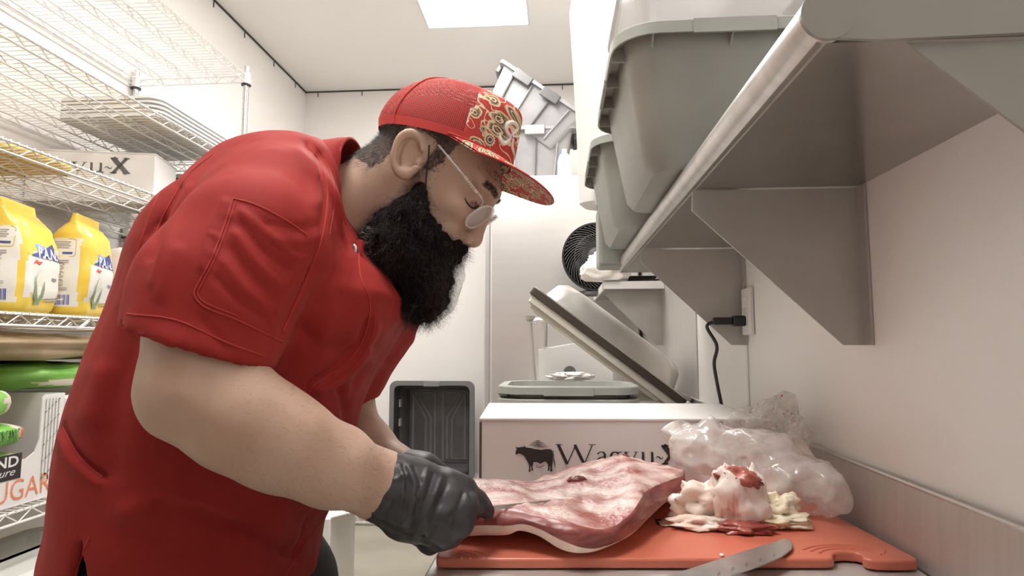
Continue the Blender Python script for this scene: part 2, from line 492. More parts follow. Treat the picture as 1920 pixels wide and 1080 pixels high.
# ------------------------------------------------------------------ tubs
def tub(name, label, w, d, h, m, loc, rot=(0, 0, 0), rim=.022, taper=.035, group=None, r=.055, ribs=True, floor_z=.004, cat='tub'):
    t = thing(name, label, cat, loc, rot, group)
    wi, di = w - .044, d - .044
    R = lambda ww, dd, z, rad: [(x, y, z) for x, y in rr(ww, dd, rad, 6)]
    b = MB()
    b.loft([R(wi - 2 * taper - .03, di - 2 * taper - .03, 0, r * .6), R(wi - 2 * taper, di - 2 * taper, .014, r), R(wi, di, h - .004, r + .004), R(w - .004, d - .004, h - .004, r + .016),
            R(w - .006, d - .006, h - rim, r + .014), R(w, d, h - rim, r + .016), R(w, d, h - .003, r + .018), R(w - .006, d - .006, h, r + .016), R(wi - .006, di - .006, h, r), R(wi - 2 * taper - .006, di - 2 * taper - .006, .018, r), R(wi - 2 * taper - .03, di - 2 * taper - .03, .005, r * .6)])
    if ribs:
        g = b
        for sx in (-1, 1):
            for k in range(4):
                y = -d / 2 + d * (k + .8) / 4.6
                g.box(sx * (wi / 2 - .004), sx * (w / 2 - .003), y - .002, y + .002, h - .03, h - .005)
        for sy in (-1, 1):
            for k in range(3):
                x = -w / 2 + w * (k + .5) / 3
                g.prism([(x - .0015, sy * (di / 2 - .004), h - .034), (x - .0015, sy * (di / 2 - .004), h - .005), (x - .0015, sy * (d / 2 - .004), h - .005), (x - .0015, sy * (d / 2 - .004), h - .018)], (.003, 0, 0))
        for sy in (-1, 1): b.box(-w * .17, w * .17, sy * d / 2 - .003, sy * d / 2 + .0012, h - rim - .003, h - .002)
        for sx in (-1, 1): b.box(sx * w / 2 - .003, sx * w / 2 + .003, -.06, .06, h - rim - .006, h - rim + .004)
    obj('body', b, m, t, smooth=True, local=True)
    return t
GT = 'grey-green bus tubs in the room'
ZS = SZ + .0425
tub('bus_tub', 'nearest grey-green bus tub overhanging the tube of the wall shelf', .375, .48, .225, M['tub'], (.282, 1.185, ZS), group=GT)
tub('bus_tub', 'second grey-green bus tub behind the nearest one on the wall shelf', .375, .48, .225, M['tub'], (.275, 1.70, ZS), group=GT)
t = thing('clear_bin', 'smoky clear plastic bin stacked on the nearest shelf tub', 'bin', (.30, 1.19, ZS + .225))
R = lambda ww, dd, z, rad: [(x, y, z) for x, y in rr(ww, dd, rad, 6)]
obj('body', MB().loft([R(.30, .38, .001, .04), R(.345, .43, .16, .05), R(.36, .445, .16, .05), R(.36, .445, .168, .05), R(.34, .425, .168, .05), R(.295, .375, .006, .04)]), M['smoke'], t, smooth=True, local=True)
# white roll behind the tubs, on a low grey storage box
obj_box = obj('storage_box', MB().box(.135, .42, 1.955, 2.10, SZ + .005, 1.645), M['tub'], bevel=.012, seg=3)
tag(obj_box, 'low grey storage box under the tall white roll on the wall shelf', 'box')
t = thing('white_roll', 'tall white rounded roll standing behind the wall shelf tubs', 'roll', (.18, 2.03, 1.645))
ring = lambda r, z, e=0.0: [(.195 + r * math.cos(2 * math.pi * i / 40) + e, 2.03 + r * .55 * math.sin(2 * math.pi * i / 40), z) for i in range(40)]
obj('wrapped_sheet', MB().loft([ring(.10, 1.646), ring(.118, 1.66), ring(.125, 1.9), ring(.131, 2.1, -.003), ring(.137, 2.33, -.008), ring(.13, 2.37, -.008), ring(.11, 2.39, -.006), ring(.04, 2.395)]), M['white_plastic'], t, smooth=True)
obj('core', MB().loft([ring(.03, 2.38), ring(.03, 2.399)]), M['card'], t)

# tubs behind the box: a nested pair on the table
tub('bus_tub', 'lower of two nested grey-green tubs behind the printed white box', .40, .30, .135, M['tub'], (.03, 1.86, TZ + .001), group=GT)
tub('bus_tub', 'upper of two nested grey-green tubs, holding a white sheet', .40, .30, .135, M['tub'], (.03, 1.86, TZ + .036), group=GT)

# ------------------------------------------------------------------ printed white boxes
def wagyu(mb, mbx, place):
    """the printed word, in units of the capital height, origin at the W's lower left"""
    S = lambda pts, w: ribbon(mb, pts, w, place)
    S([(.02, 1.0), (.42, 0)], .13); S([(.42, 0), (.80, .98)], .05); S([(.76, 1.0), (1.18, 0)], .13); S([(1.18, 0), (1.55, 1.0)], .05)
    S([(-.10, 1.0), (.22, 1.0)], .035); S([(1.38, 1.0), (1.70, 1.0)], .035)
    # a
    S([(1.78, .52), (1.84, .6), (1.95, .64), (2.06, .6), (2.10, .5), (2.10, .1), (2.15, .03), (2.22, .05)], [.09, .05, .05, .08, .11, .11, .07, .03])
    S([(2.10, .40), (1.9, .34), (1.78, .24), (1.76, .12), (1.84, .03), (1.95, .03), (2.10, .14)], [.04, .06, .09, .11, .09, .05, .03])
    # g
    S(arc(2.55, .43, .17, .2, 0, 360, 20), [.05 + .06 * abs(math.cos(math.radians(18 * i))) for i in range(21)])
    S([(2.68, .58), (2.76, .63), (2.86, .62)], .045)
    S([(2.46, .23), (2.40, .12), (2.50, .05), (2.72, .02), (2.82, -.1), (2.74, -.24), (2.52, -.28), (2.36, -.2), (2.38, -.08), (2.50, .02)], [.05, .07, .09, .1, .1, .07, .06, .08, .06, .04])
    # y
    S([(3.02, .62), (3.24, .02)], .11); S([(3.50, .62), (3.26, .04), (3.14, -.24), (3.0, -.28)], [.045, .05, .05, .09])
    S([(2.93, .63), (3.18, .63)], .03); S([(3.40, .63), (3.60, .63)], .03)
    # u
    S([(3.72, .63), (3.80, .63), (3.80, .18), (3.86, .05), (3.98, .03), (4.10, .08), (4.20, .18)], [.03, .1, .11, .11, .08, .05, .04])
    S([(4.12, .63), (4.21, .63), (4.21, .06), (4.30, .03), (4.36, .05)], [.03, .1, .11, .09, .03])
    # swung dash
    S([(4.38, .32), (4.43, .40), (4.50, .40), (4.58, .30), (4.65, .30), (4.70, .39)], [.02, .05, .06, .06, .05, .02])
    # heavy X
    X = lambda pts, w: ribbon(mbx, pts, w, place)
    X([(4.72, 1.0), (5.38, 0.0)], .24); X([(5.34, 1.0), (4.74, 0.0)], .15)
    for a in ((4.62, 4.95, .96), (5.2, 5.46, .96), (4.62, 4.92, .04), (5.18, 5.52, .04)): X([(a[0], a[2]), (a[1], a[2])], .07)

BULL = [(128, 200), (138, 214), (158, 222), (180, 220), (205, 217), (226, 216), (240, 202), (243, 218), (260, 222), (300, 226), (350, 238), (420, 247), (470, 238), (520, 238), (540, 255), (548, 300),
        (545, 350), (538, 400), (535, 440), (540, 470), (515, 475), (518, 450), (520, 410), (510, 425), (505, 462), (486, 468), (494, 430), (492, 400), (470, 370), (445, 372), (408, 392), (370, 375), (332, 376),
        (328, 400), (322, 430), (330, 462), (314, 466), (312, 430), (306, 405), (296, 440), (302, 472), (278, 480), (286, 440), (282, 400), (268, 370), (250, 340), (232, 312), (200, 292), (170, 285), (152, 298), (136, 290), (140, 262), (152, 240), (142, 225)]

def printed_box(label, w, d, h, loc, rz, cap, u0, v0, bull=True, grey=False, name='cardboard_box', wide=1.0):
    """white carton; the print sits on its near (-Y) face"""
    t = thing(name, label, 'box', loc, (0, 0, rz), 'printed white cartons')
    obj('carton', MB().box(-w / 2, w / 2, 0, d, 0, h - .004), M['card'], t, bevel=.003, local=True)
    obj('lid_flap', MB().box(-w / 2 - .002, w / 2 + .002, -.002, d + .002, h - .006, h), M['card'], t, bevel=.002, local=True)
    obj('board_edge', MB().box(-w / 2 - .0015, -w / 2 + .003, -.0012, .001, .004, h - .008), M['card_edge'], t, local=True)
    place = lambda u, v: (-w / 2 + u0 + u * cap * wide, -.0016, v0 + v * cap)
    a, b = MB(), MB()
    wagyu(a, b, place)
    obj('lettering', a, M['grey_ink'] if grey else M['ink'], t, local=True)
    obj('heavy_letter', b, M['grey_ink'] if grey else M['ink'], t, local=True)
    if bull:
        q = lambda x, y: place((x - 580) / 205 / wide * .98 - .08, (395 - y) / 205)
        e = MB()
        e.add([q(*p) for p in BULL], [tuple(range(len(BULL)))])
        ribbon(e, [(548, 250), (553, 330), (562, 380), (572, 432)], [6, 6, 12, 4], q)
        ribbon(e, [(355, 408), (380, 410)], 5, q); ribbon(e, [(356, 428), (400, 430), (455, 405)], [6, 6, 3], q)
        for y, x0, x1 in ((152, 352, 410), (166, 320, 440), (181, 298, 462), (196, 282, 478), (212, 330, 492)): ribbon(e, [(x0, y), ((x0 + x1) / 2, y + 1), (x1, y)], [3.5, 9, 3.5], q)
        obj('bull_emblem', e, M['ink'], t, local=True)
    return t

p0, p1 = at(902, 784, Y=1.215), at(1238, 773, Y=1.235)
rz = math.atan2(.02, .40)
bx = np.array([.128, 1.228])
printed_box('printed white carton with black bull emblem behind the raw meat', .56, .31, 1.048 - TZ, (bx[0], bx[1], TZ), rz, .0372, .1515, .055, wide=1.165)
# ------------------------------------------------------------------ fridge in the far corner, with totes on top
M['fridge'] = mottle(mat('fridge_steel', (.7, .67, .64), .28, .6), (.70, .675, .65), (.725, .70, .675), 4, stretch=(1, 1, 6), bump=.02, bscale=80, bdist=.0005)
FX0, FX1, FY0, FY1, FZ = -.415, .46, 3.46, 4.22, 2.165
t = thing('fridge', 'tall stainless reach-in fridge in the far right corner', 'fridge', (0, 3.85, 0))
obj('cabinet', MB().box(FX0, FX1, FY0, FY1, .12, FZ), M['fridge'], t, bevel=.008)
obj('door', MB().box(FX0 + .042, FX1 - .01, FY0 - .045, FY0 - .002, .2, FZ - .015), M['fridge'], t, bevel=.01)
obj('door_gasket', MB().box(FX0 + .03, FX1 - .01, FY0 - .006, FY0, .2, FZ - .02), M['tote'], t)
for x in (FX0 + .07, FX1 - .07):
    for y in (FY0 + .07, FY1 - .07): obj('foot', MB().tube([(x, y, 0), (x, y, .12)], .025, 12), M['steel'], t)

def tote(label, loc, rot, name='storage_tote', w=.62, d=.40, h=.33, m=None, md=None, group='grey storage totes on the fridge'):
    t = thing(name, label, 'tote', loc, rot, group)
    m = m or M['tote']; md = md or M['dark']
    R = lambda ww, dd, z, r: [(x, y, z) for x, y in rr(ww, dd, r, 4)]
    obj('body', MB().loft([R(w - .16, d - .12, 0, .02), R(w - .15, d - .11, .006, .025), R(w - .06, d - .05, h - .02, .03), R(w, d, h - .02, .035), R(w, d, h, .035), R(w - .06, d - .05, h, .03), R(w - .16, d - .12, .01, .02)]), m, t, smooth=True, local=True)
    for sy in (-1, 1):
        for k, x in enumerate((-.2, -.07, .07, .2)):
            yb, yt = sy * (d / 2 - .055), sy * (d / 2 - .024)
            e = .012
            obj('rib', MB().prism([(x * .86 - .004, yb, .02), (x * .86 + .004, yb, .02), (x + .004, yt, h - .03), (x - .004, yt, h - .03)], (0, sy * e, 0)), md if k % 2 == 0 else m, t, local=True)
        for x in (-.14, .06):
            obj('rim_clip', MB().box(x - .06, x + .06, sy * d / 2 - .008, sy * d / 2 + .008, h - .055, h + .004), m if loc[2] < 2.3 else md, t, bevel=.004, local=True)
    for sx in (-1, 1):
        obj('handle', MB().box(sx * (w / 2 - .004) - .014, sx * (w / 2 - .004) + .014, -.10, .10, h - .06, h + .004), md, t, bevel=.006, local=True)
    return t
tote('upright grey tote standing on the fridge top', (-.185, 3.76, FZ + .001), (0, 0, 0))
tote('tilted grey tote lodged in the upright tote on the fridge', (-.225, 3.70, 2.50), (0, math.radians(36), 0), h=.27, w=.64, d=.36)
# dark thing glimpsed right of the totes
tag(obj('storage_case', MB().box(.165, .25, 3.66, 3.86, FZ + .001, FZ + .30), M['dark'], bevel=.02, seg=3), 'dark rounded case beside the totes on the fridge', 'case')
tag(obj('white_jug', MB().loft([[(.05 + a * .45 + .035 * 0, FY0 + .10 + b_ * .45, z) for a, b_ in rr(.18 * s, .18 * s, .03 * s, 4)] for z, s in ((FZ + .001, 1), (FZ + .10, 1), (FZ + .14, .7), (FZ + .155, .35), (FZ + .18, .35))]), M['white_plastic'], smooth=True), 'small white jug in front of the grey totes on the fridge', 'jug')

# ------------------------------------------------------------------ fan on the short shelf
FC = np.array([.20, 3.08, 1.632]); FR = .158
t = thing('desk_fan', 'black round fan with spiral grille on the short wall shelf', 'fan', (FC[0], FC[1], SZ + .005))
obj('base', MB().loft([[(FC[0] + a, FC[1] + .06 + b_, z) for a, b_ in rr(.2 * s, .16 * s, .05 * s, 5)] for z, s in ((SZ + .005, 1), (SZ + .02, .95), (SZ + .03, .5))]), M['black'], t, smooth=True)
obj('housing', MB().loft([[(FC[0] + r * math.cos(a), FC[1] + y, FC[2] + r * math.sin(a)) for a in [2 * math.pi * i / 48 for i in range(48)]] for y, r in ((.0, FR), (-.012, FR + .006), (-.012, FR + .016), (.03, FR + .014), (.10, FR * .8), (.13, FR * .45))], False, True), M['black'], t, smooth=True)
g = MB()
for k in range(44):
    a0 = 2 * math.pi * k / 44; pts = []
    for i in range(11):
        s = i / 10; r = .035 + (FR - .033) * s; a = a0 + 1.25 * s
        pts.append((FC[0] + r * math.cos(a), FC[1] - .014 - .02 * math.cos(s * 1.5), FC[2] + r * math.sin(a)))
    g.tube(pts, .0022, 4)
for r in (.07, .11): g.tube([(FC[0] + r * math.cos(2 * math.pi * i / 48), FC[1] - .026, FC[2] + r * math.sin(2 * math.pi * i / 48)) for i in range(49)], .0022, 4)
obj('spiral_grille', g, M['dark'], t)
obj('hub', MB().loft([[(FC[0] + r * math.cos(a), FC[1] + y, FC[2] + r * math.sin(a)) for a in [2 * math.pi * i / 32 for i in range(32)]] for y, r in ((-.02, .045), (-.036, .043), (-.040, .034))]), M['dark'], t, smooth=True)
g = MB()
for x in (-.011, .011): g.box(FC[0] + x - .004, FC[0] + x + .004, FC[1] - .042, FC[1] - .0402, FC[2] - .018, FC[2] + .018)
g.box(FC[0] - .02, FC[0] + .02, FC[1] - .042, FC[1] - .0402, FC[2] - .004, FC[2] + .004)
obj('hub_badge', g, M['white_trim'], t)
for k in range(5):
    a = 2 * math.pi * k / 5; bl = []
    for r, w in ((.03, .02), (.08, .045), (.14, .05)):
        for s in (-1, 1): bl.append((FC[0] + r * math.cos(a) - s * w * math.sin(a), FC[1] + .03 + s * .012, FC[2] + r * math.sin(a) + s * w * math.cos(a)))
    obj('blade', MB().add(bl, [(0, 1, 3, 2), (2, 3, 5, 4)]), M['black'], t, smooth=True, solid=.002)

# trays and a crumpled white bag on the short shelf
Z2 = SZ + .034
g = MB()
for dz, s in ((0, 1), (.014, .97)):
    q = lambda ww, dd, z: [(.345 + x, 2.88 + y, z) for x, y in rr(ww * s, dd * s, .02, 3)]
    g.loft([q(.2, .12, Z2 + dz), q(.24, .16, Z2 + .016 + dz), q(.245, .165, Z2 + .017 + dz), q(.19, .11, Z2 + .004 + dz)])
M['foil'] = mat('dull_tray_metal', (.35, .345, .35), .3, .9)
tag(obj('tray_stack', g, M['foil'], smooth=True), 'shallow dark metal trays at the near end of the short shelf', 'tray')
def crumple(name, c, r, m, seed, amp=.25, freq=3.0, n=48, mm=32, parent=None, flat=None, rough=1.0):
    """crumpled film or paper: a pillow pushed into sharp facets"""
    mb = MB().sphere((0, 0, 0), 1, n, mm)
    V = np.array(mb.v); sd = np.array([seed * 3.7, seed * 1.3, seed * 7.9])
    d = 1 - np.abs(vnoise(V * freq + sd)) * 1.6 * rough + .35 * (1 - np.abs(vnoise(V * freq * 2.3 + sd)) * 2) * rough
    V = V * (1 + amp * d)[:, None] * np.array(r) / (1 + amp * .6)
    if flat is not None: V[:, 2] = np.maximum(V[:, 2], -flat)
    mb.v = [tuple(p) for p in (V + np.array(c))]
    return obj(name, mb, m, parent, smooth='all')
M['bag_white'] = mat('white_bag_film', (.84, .79, .75), .4)
tag(crumple('plastic_bag', (.215, 2.74, Z2 + .052), (.10, .05, .07), M['bag_white'], 4, .5, 2.6, flat=.05), 'small crumpled white bag on the end of the short shelf', 'bag')

# ------------------------------------------------------------------ chamber sealer with its lid open
M['lid_steel'] = mottle(mat('worn_lid_steel', (.6, .57, .54), .36, .75), (.56, .53, .5), (.64, .61, .58), 10, bump=.05, bscale=60, bdist=.0005)
M['seal'] = mat('cream_rubber', (.62, .58, .51), .5)
M['brown_edge'] = mat('dark_brown_rubber', (.055, .04, .028), .45)
VY0, VY1 = 2.13, 2.58
A0 = at(1290, 752, Y=VY0); A1 = at(1001, 537, Y=VY0)
t = thing('vacuum_sealer', 'steel chamber sealer with its domed lid raised behind the tubs', 'sealer', (.2, 2.35, TZ))
obj('cabinet', MB().box(-.06, .455, VY0 + .02, VY1, TZ + .001, 1.0), M['lid_steel'], t, bevel=.012, seg=3)
L = np.array([A1[0] - A0[0], 0, A1[2] - A0[2]]); LL = np.linalg.norm(L); ex = L / LL; ez = np.array([-ex[2], 0, ex[0]]); ez = ez if ez[2] > 0 else -ez
o0 = np.array([A0[0], 0, A0[2]])
pl = lambda a, y, c: o0 + ex * a + ez * c + np.array([0, y, 0])
dome = []
for c, ins, r in ((0.0, 0, .03), (.004, 0, .03), (.006, .045, .05), (.06, .06, .06), (.082, .085, .06), (.088, .13, .05)):
    dome.append([pl(LL / 2 + x, (VY0 + VY1) / 2 + y, c) for x, y in rr(LL - 2 * ins, VY1 - VY0 - 1.2 * ins, r, 5)])
obj('lid_dome', MB().loft(dome, True, True), M['lid_steel'], t, smooth=True)
fr = MB()
for c0, c1, ins, m, nm in ((-.026, 0.0, 0.0, 'brown_edge', 'lid_edge'), (-.052, -.026, .012, 'seal', 'lid_gasket'), (-.066, -.052, .03, 'seal', 'inner_gasket')):
    obj(nm, MB().loft([[pl(LL / 2 + x, (VY0 + VY1) / 2 + y, c) for x, y in rr(LL - 2 * ins, VY1 - VY0 - 2 * ins, .012, 3)] for c in (c0, c1)]), M[m], t, bevel=.002)
obj('hinge', MB().tube([(.452, VY0 + .06, 1.005), (.452, VY1 - .06, 1.005)], .01, 10), M['steel'], t)

# ------------------------------------------------------------------ meat slicer further along the table
SY = 2.86
t = thing('meat_slicer', 'pale steel meat slicer with knobbed post at the table end', 'slicer', (.03, SY, TZ))
pp = lambda x, y: at(x, y, Y=SY)
obj('base', MB().box(-.12, .36, SY - .02, SY + .3, TZ + .001, TZ + .09), M['white_trim'], t, bevel=.015, seg=3)
a, b_ = pp(993, 606), pp(1003, 720)
obj('post', MB().tube([a, (b_[0], SY, TZ + .085)], .011, 12), M['steel'], t, smooth=True)
obj('knob', MB().tube([a + np.array([0, 0, -.004]), a + np.array([0, 0, .016])], [.014, .014], 12).tube([a + np.array([0, 0, .016]), a + np.array([0, 0, .034])], [.024, .027], 16), M['steel'], t, smooth=True)
pth = [pp(993, 603), pp(1012, 600), pp(1021, 607), pp(1021, 650)]
obj('arm', MB().tube(spline(pth, 5), .012, 8), M['lid_steel'], t, smooth=True)
obj('guard_plate', MB().prism([pp(1010, 655), pp(1095, 640), pp(1150, 668), pp(1150, 722), pp(1010, 722)], (0, .006, 0)), film('pale_clear_plastic', (.8, .79, .78), .25, .2), t, bevel=.003)
obj('dial', MB().tube([pp(1068, 697), pp(1068, 697) + np.array([0, -.04, 0])], .028, 20), M['foil'], t, smooth=True)
tag(crumple('paper_sheet', tuple(at(1070, 706, Y=1.83)), (.062, .05, .012), M['bag_white'], 9, .5, 3.0), 'crumpled white sheet lying on the nested grey tubs', 'paper')

# ------------------------------------------------------------------ outlet, plug and cord
t = thing('wall_outlet', 'white wall outlet box at the right wall seam', 'outlet', (XR, 1.55, 1.26))
oy = 1.548
obj('cover_plate', MB().box(XR - .012, XR - .001, oy - .033, oy + .033, 1.215, 1.33), M['white_trim'], t, bevel=.003)
for z in (1.25, 1.295): obj('socket', MB().box(XR - .0145, XR - .012, oy - .015, oy + .015, z - .014, z + .014), M['white_plastic'], t, bevel=.003)
t = thing('power_cord', 'black plug and cord hanging from the wall outlet', 'cord', (XR - .05, oy, 1.25))
obj('plug', MB().box(XR - .045, XR - .0147, oy - .013, oy + .013, 1.236, 1.262).box(XR - .092, XR - .045, oy - .01, oy + .01, 1.24, 1.258), M['black'], t, bevel=.004)
cp = [(XR - .085, oy, 1.249), (XR - .105, oy + .005, 1.235)] + [tuple(at(x, y, Y=1.56)) for x, y in ((1344, 648), (1339, 680), (1344, 715), (1352, 755))] + [tuple(at(1358, 790, Y=1.58)), (.41, 1.62, TZ + .006)]
obj('cord', MB().tube(spline(cp, 6), .0042, 8), M['black'], t, smooth=True)

# ------------------------------------------------------------------ black crate on end at the far wall, on a white rack
t = thing('dunnage_rack', 'low white wire crate rack on the floor by end wall', 'rack', (-.95, 4.2, 0))
g = MB(); x0, x1, y0, y1, z1 = -1.45, -.5, 4.10, 4.44, .285
for i in range(24):
    x = x0 + (x1 - x0) * i / 23; g.box(x - .004, x + .004, y0 - .004, y0 + .004, .02, z1)
for z in (.02, .06, .10, .14, .18, .22, .27): g.box(x0, x1, y0 - .005, y0 + .005, z, z + .006)
obj('wire_front', g, M['white_plastic'], t)
obj('top_deck', MB().box(x0, x1, y0, y1, z1 - .02, z1), M['white_plastic'], t, bevel=.004)
obj('back_panel', MB().box(x0, x1, y0 + .03, y0 + .05, 0, z1 - .02), M['white_plastic'], t)
CW, CH, CD = .572, .66, .30
cy = 4.06
t = thing('black_crate', 'charcoal plastic crate standing on end, open side to the room', 'crate', (-.845, 4.25, .287))
q = lambda ww, hh, y, r: [(-.845 + x, y, .287 + CH / 2 + z) for x, z in rr(ww, hh, r, 5)]
yo = 4.125
obj('shell', MB().loft([q(CW - .12, CH - .12, yo + CD, .03), q(CW - .05, CH - .05, yo + .02, .04), q(CW - .05, CH - .05, yo + .02, .04), q(CW, CH, yo + .03, .045), q(CW, CH, yo, .045), q(CW - .06, CH - .06, yo, .035), q(CW - .14, CH - .14, yo + CD - .015, .025)]), M['crate'], t, smooth=True)
M['crate_dark'] = mat('black_crate_wall', (.03, .028, .03), .5)
M['crate_rim'] = mat('grey_crate_rim', (.16, .155, .16), .4)
obj('rim', MB().loft([q(CW - .055, CH - .055, yo - .006, .036), q(CW + .004, CH + .004, yo - .004, .046), q(CW + .004, CH + .004, yo + .032, .046), q(CW - .05, CH - .05, yo + .034, .04)], False, False), M['crate_rim'], t, smooth=True)
obj('inner_wall', MB().loft([q(CW - .062, CH - .062, yo + .002, .035), q(CW - .136, CH - .136, yo + CD - .02, .025)], False, False), M['crate_dark'], t, smooth=True)
obj('floor_panel', MB().loft([q(CW - .15, CH - .15, y, .03) for y in (yo + CD - .024, yo + CD - .016)]), M['crate'], t, smooth=True)
yb = yo + CD - .025
cz = .287 + CH / 2
def rib(pts): obj('floor_rib', MB().tube([(-.845 + x, yb, cz + z) for x, z in pts], .009, 6), M['crate_rib'], t)
rib([(-.03, -.24), (-.03, .24)]); rib([(.03, -.24), (.03, .24)])
for s in (-1, 1):
    rib([(s * .06, .235), (s * .17, .235), (s * .06, .06), (s * .06, -.23)])
    rib([(s * .19, .22), (s * .095, .05), (s * .095, -.23), (s * .19, -.23), (s * .19, .22)])
obj('grip', MB().box(-.845 - .055, -.845 + .055, yo - .012, yo + .01, .287 + CH - .035, .287 + CH + .003), M['crate_rib'], t, bevel=.004)
for z in (.35, .48): obj('slot', MB().box(-.845 - CW / 2 + .045, -.845 - CW / 2 + .055, yo + .07, yo + .12, .287 + z, .287 + z + .05), M['tote'], t)
# white carton on the floor beyond the person
t = thing('cardboard_box', 'plain white carton on the floor beyond the belly of the person', 'box', (-1.12, 2.75, 0))
obj('carton', MB().box(-1.36, -.965, 2.62, 2.95, 0.002, .455), M['card'], t, bevel=.004)
obj('flap', MB().prism([(-.965, 2.62, .457), (-.87, 2.66, .475), (-.87, 2.95, .475), (-.965, 2.95, .457)], (0, 0, .004)), M['card'], t)
# ------------------------------------------------------------------ wire rack along the left wall
RX0, RX1, RY0, RY1 = -1.925, -1.40, .74, 2.59
SH = [2.41, 2.005, 1.715, 1.275, .765]
rack = thing('wire_rack', 'tall chrome wire shelving rack along the left wall', 'rack', ((RX0 + RX1) / 2, (RY0 + RY1) / 2, 0))
for x in (RX0, RX1):
    for y in (RY0, RY1):
        p = MB().tube([(x, y, .02), (x, y, 2.45)], .0125, 12)
        for z in np.arange(.1, 2.44, .05): p.tube([(x, y, z), (x, y, z + .003)], .0134, 12)
        obj('post', p, M['chrome_post'], rack, smooth=True)
def rack_shelf(z):
    s = MB(); r = .0026
    n = 76
    for i in range(n):
        y = RY0 + .02 + (RY1 - RY0 - .04) * i / (n - 1)
        s.tube([(RX0, y, z), (RX1 + .004, y, z), (RX1 + .006, y, z - .006)], .0019, 5)
    d = obj('wire_shelf', s, M['chrome'], rack, smooth=True)
    t = MB()
    for x, rad in ((RX1, .0036), (RX1 - .13, .0028), (RX1 - .26, .0028), (RX1 - .39, .0028), (RX0, .0036)):
        t.tube([(x, RY0, z - .004), (x, RY1, z - .004)], rad, 6); t.tube([(x, RY0, z - .034), (x, RY1, z - .034)], rad, 6)
        pts = []; k = 46
        for i in range(k + 1): pts.append((x, RY0 + (RY1 - RY0) * i / k, z - (.006 if i % 2 else .033)))
        t.tube(pts, .0022, 5)
    for y in (RY0, RY1):
        t.tube([(RX0, y, z - .004), (RX1, y, z - .004)], .0036, 6); t.tube([(RX0, y, z - .034), (RX1, y, z - .034)], .0036, 6)
        t.tube([(RX0 + (RX1 - RX0) * i / 14, y, z - (.006 if i % 2 else .033)) for i in range(15)], .0022, 5)
    obj('truss', t, M['chrome'], d, smooth=True)
    for x in (RX0, RX1):
        for y in (RY0, RY1):
            obj('collar', MB().tube([(x, y, z - .042), (x, y, z + .008)], [.021, .0185], 14), M['chrome'], d, smooth=True)
            obj('clip_band', MB().tube([(x, y, z - .048), (x, y, z - .042)], [.0215, .0215], 14), M['black'], d)
for z in SH: rack_shelf(z)

# ---- top of the second shelf: white lids
g = MB()
for k in range(5):
    q = lambda ww, dd, z: [(-1.62 + x, 2.30 + y, z) for x, y in rr(ww, dd, .05, 5)]
    z = SH[1] + .003 + k * .016
    g.loft([q(.34, .48, z), q(.40, .54, z + .004), q(.40, .54, z + .012), q(.34, .48, z + .014)])
M['frost'] = film('frosted_plastic', (.78, .77, .75), .15, .3)
tag(obj('lid_stack', g, M['frost'], smooth=True), 'stack of frosted white lids on the second rack shelf', 'lid')

# ---- third shelf: printed carton, green pail, yellow sack
bz = SH[2] + .003
p = at(293, 320, Y=2.15); q_ = at(40, 320, Y=2.05)
rz = math.atan2(2.15 - 2.05, .45)
cx = p[0] - .225 * math.cos(rz); cyb = 2.15 - .225 * math.sin(rz)
printed_box('printed white carton with grey lettering on the third rack shelf', .44, .20, .19, (cx, cyb, bz), rz, .060, -.075, .108, wide=1.3, bull=False, grey=True, name='cardboard_box')
M['green'] = mat('dark_green_plastic', (.03, .10, .065), .4)
t = thing('green_pail', 'dark green lidded pail beside the printed carton on the rack', 'pail', (-1.625, 2.475, bz))
q = lambda r, z: [(-1.625 + r * math.cos(2 * math.pi * i / 32), 2.475 + r * math.sin(2 * math.pi * i / 32), bz + z) for i in range(32)]
obj('body', MB().loft([q(.095, 0), q(.105, .145), q(.105, .15)]), M['green'], t, smooth=True)
obj('rim', MB().loft([q(.105, .13), q(.118, .135), q(.118, .155), q(.10, .158)]), M['green'], t, smooth=True)
obj('lid', MB().loft([q(.098, .157), q(.097, .166), q(.05, .168)]), M['green'], t, smooth=True)
tag(obj('white_cup', MB().loft([[(-1.60 + (.035 + .006 * k) * math.cos(2 * math.pi * i / 24), 2.49 + (.035 + .006 * k) * math.sin(2 * math.pi * i / 24), bz + .17 + .03 * k) for i in range(24)] for k in range(2)]), M['white_plastic'], smooth=True), 'small white cup on the lid of the green pail', 'cup')

M['yellow'] = mottle(mat('yellow_bag_film', (.86, .60, .07), .32), (.84, .56, .05), (.88, .66, .12), 14, bump=.15, bscale=30, bdist=.004)
M['bag_panel'] = mat('white_bag_panel', (.82, .80, .76), .35)
M['blue'] = mat('blue_print', (.06, .09, .36), .4)
M['lightblue'] = mat('light_blue_print', (.35, .48, .75), .4)
M['olive'] = mat('green_print', (.25, .33, .2), .5)
M['cob'] = mat('pale_corn_print', (.75, .76, .66), .5)
M['print_grey'] = mat('grey_print', (.25, .25, .32), .6)
M['print_yellow'] = mat('yellow_green_print', (.62, .56, .12), .5)
M['print_red'] = mat('red_print', (.7, .12, .1), .5)

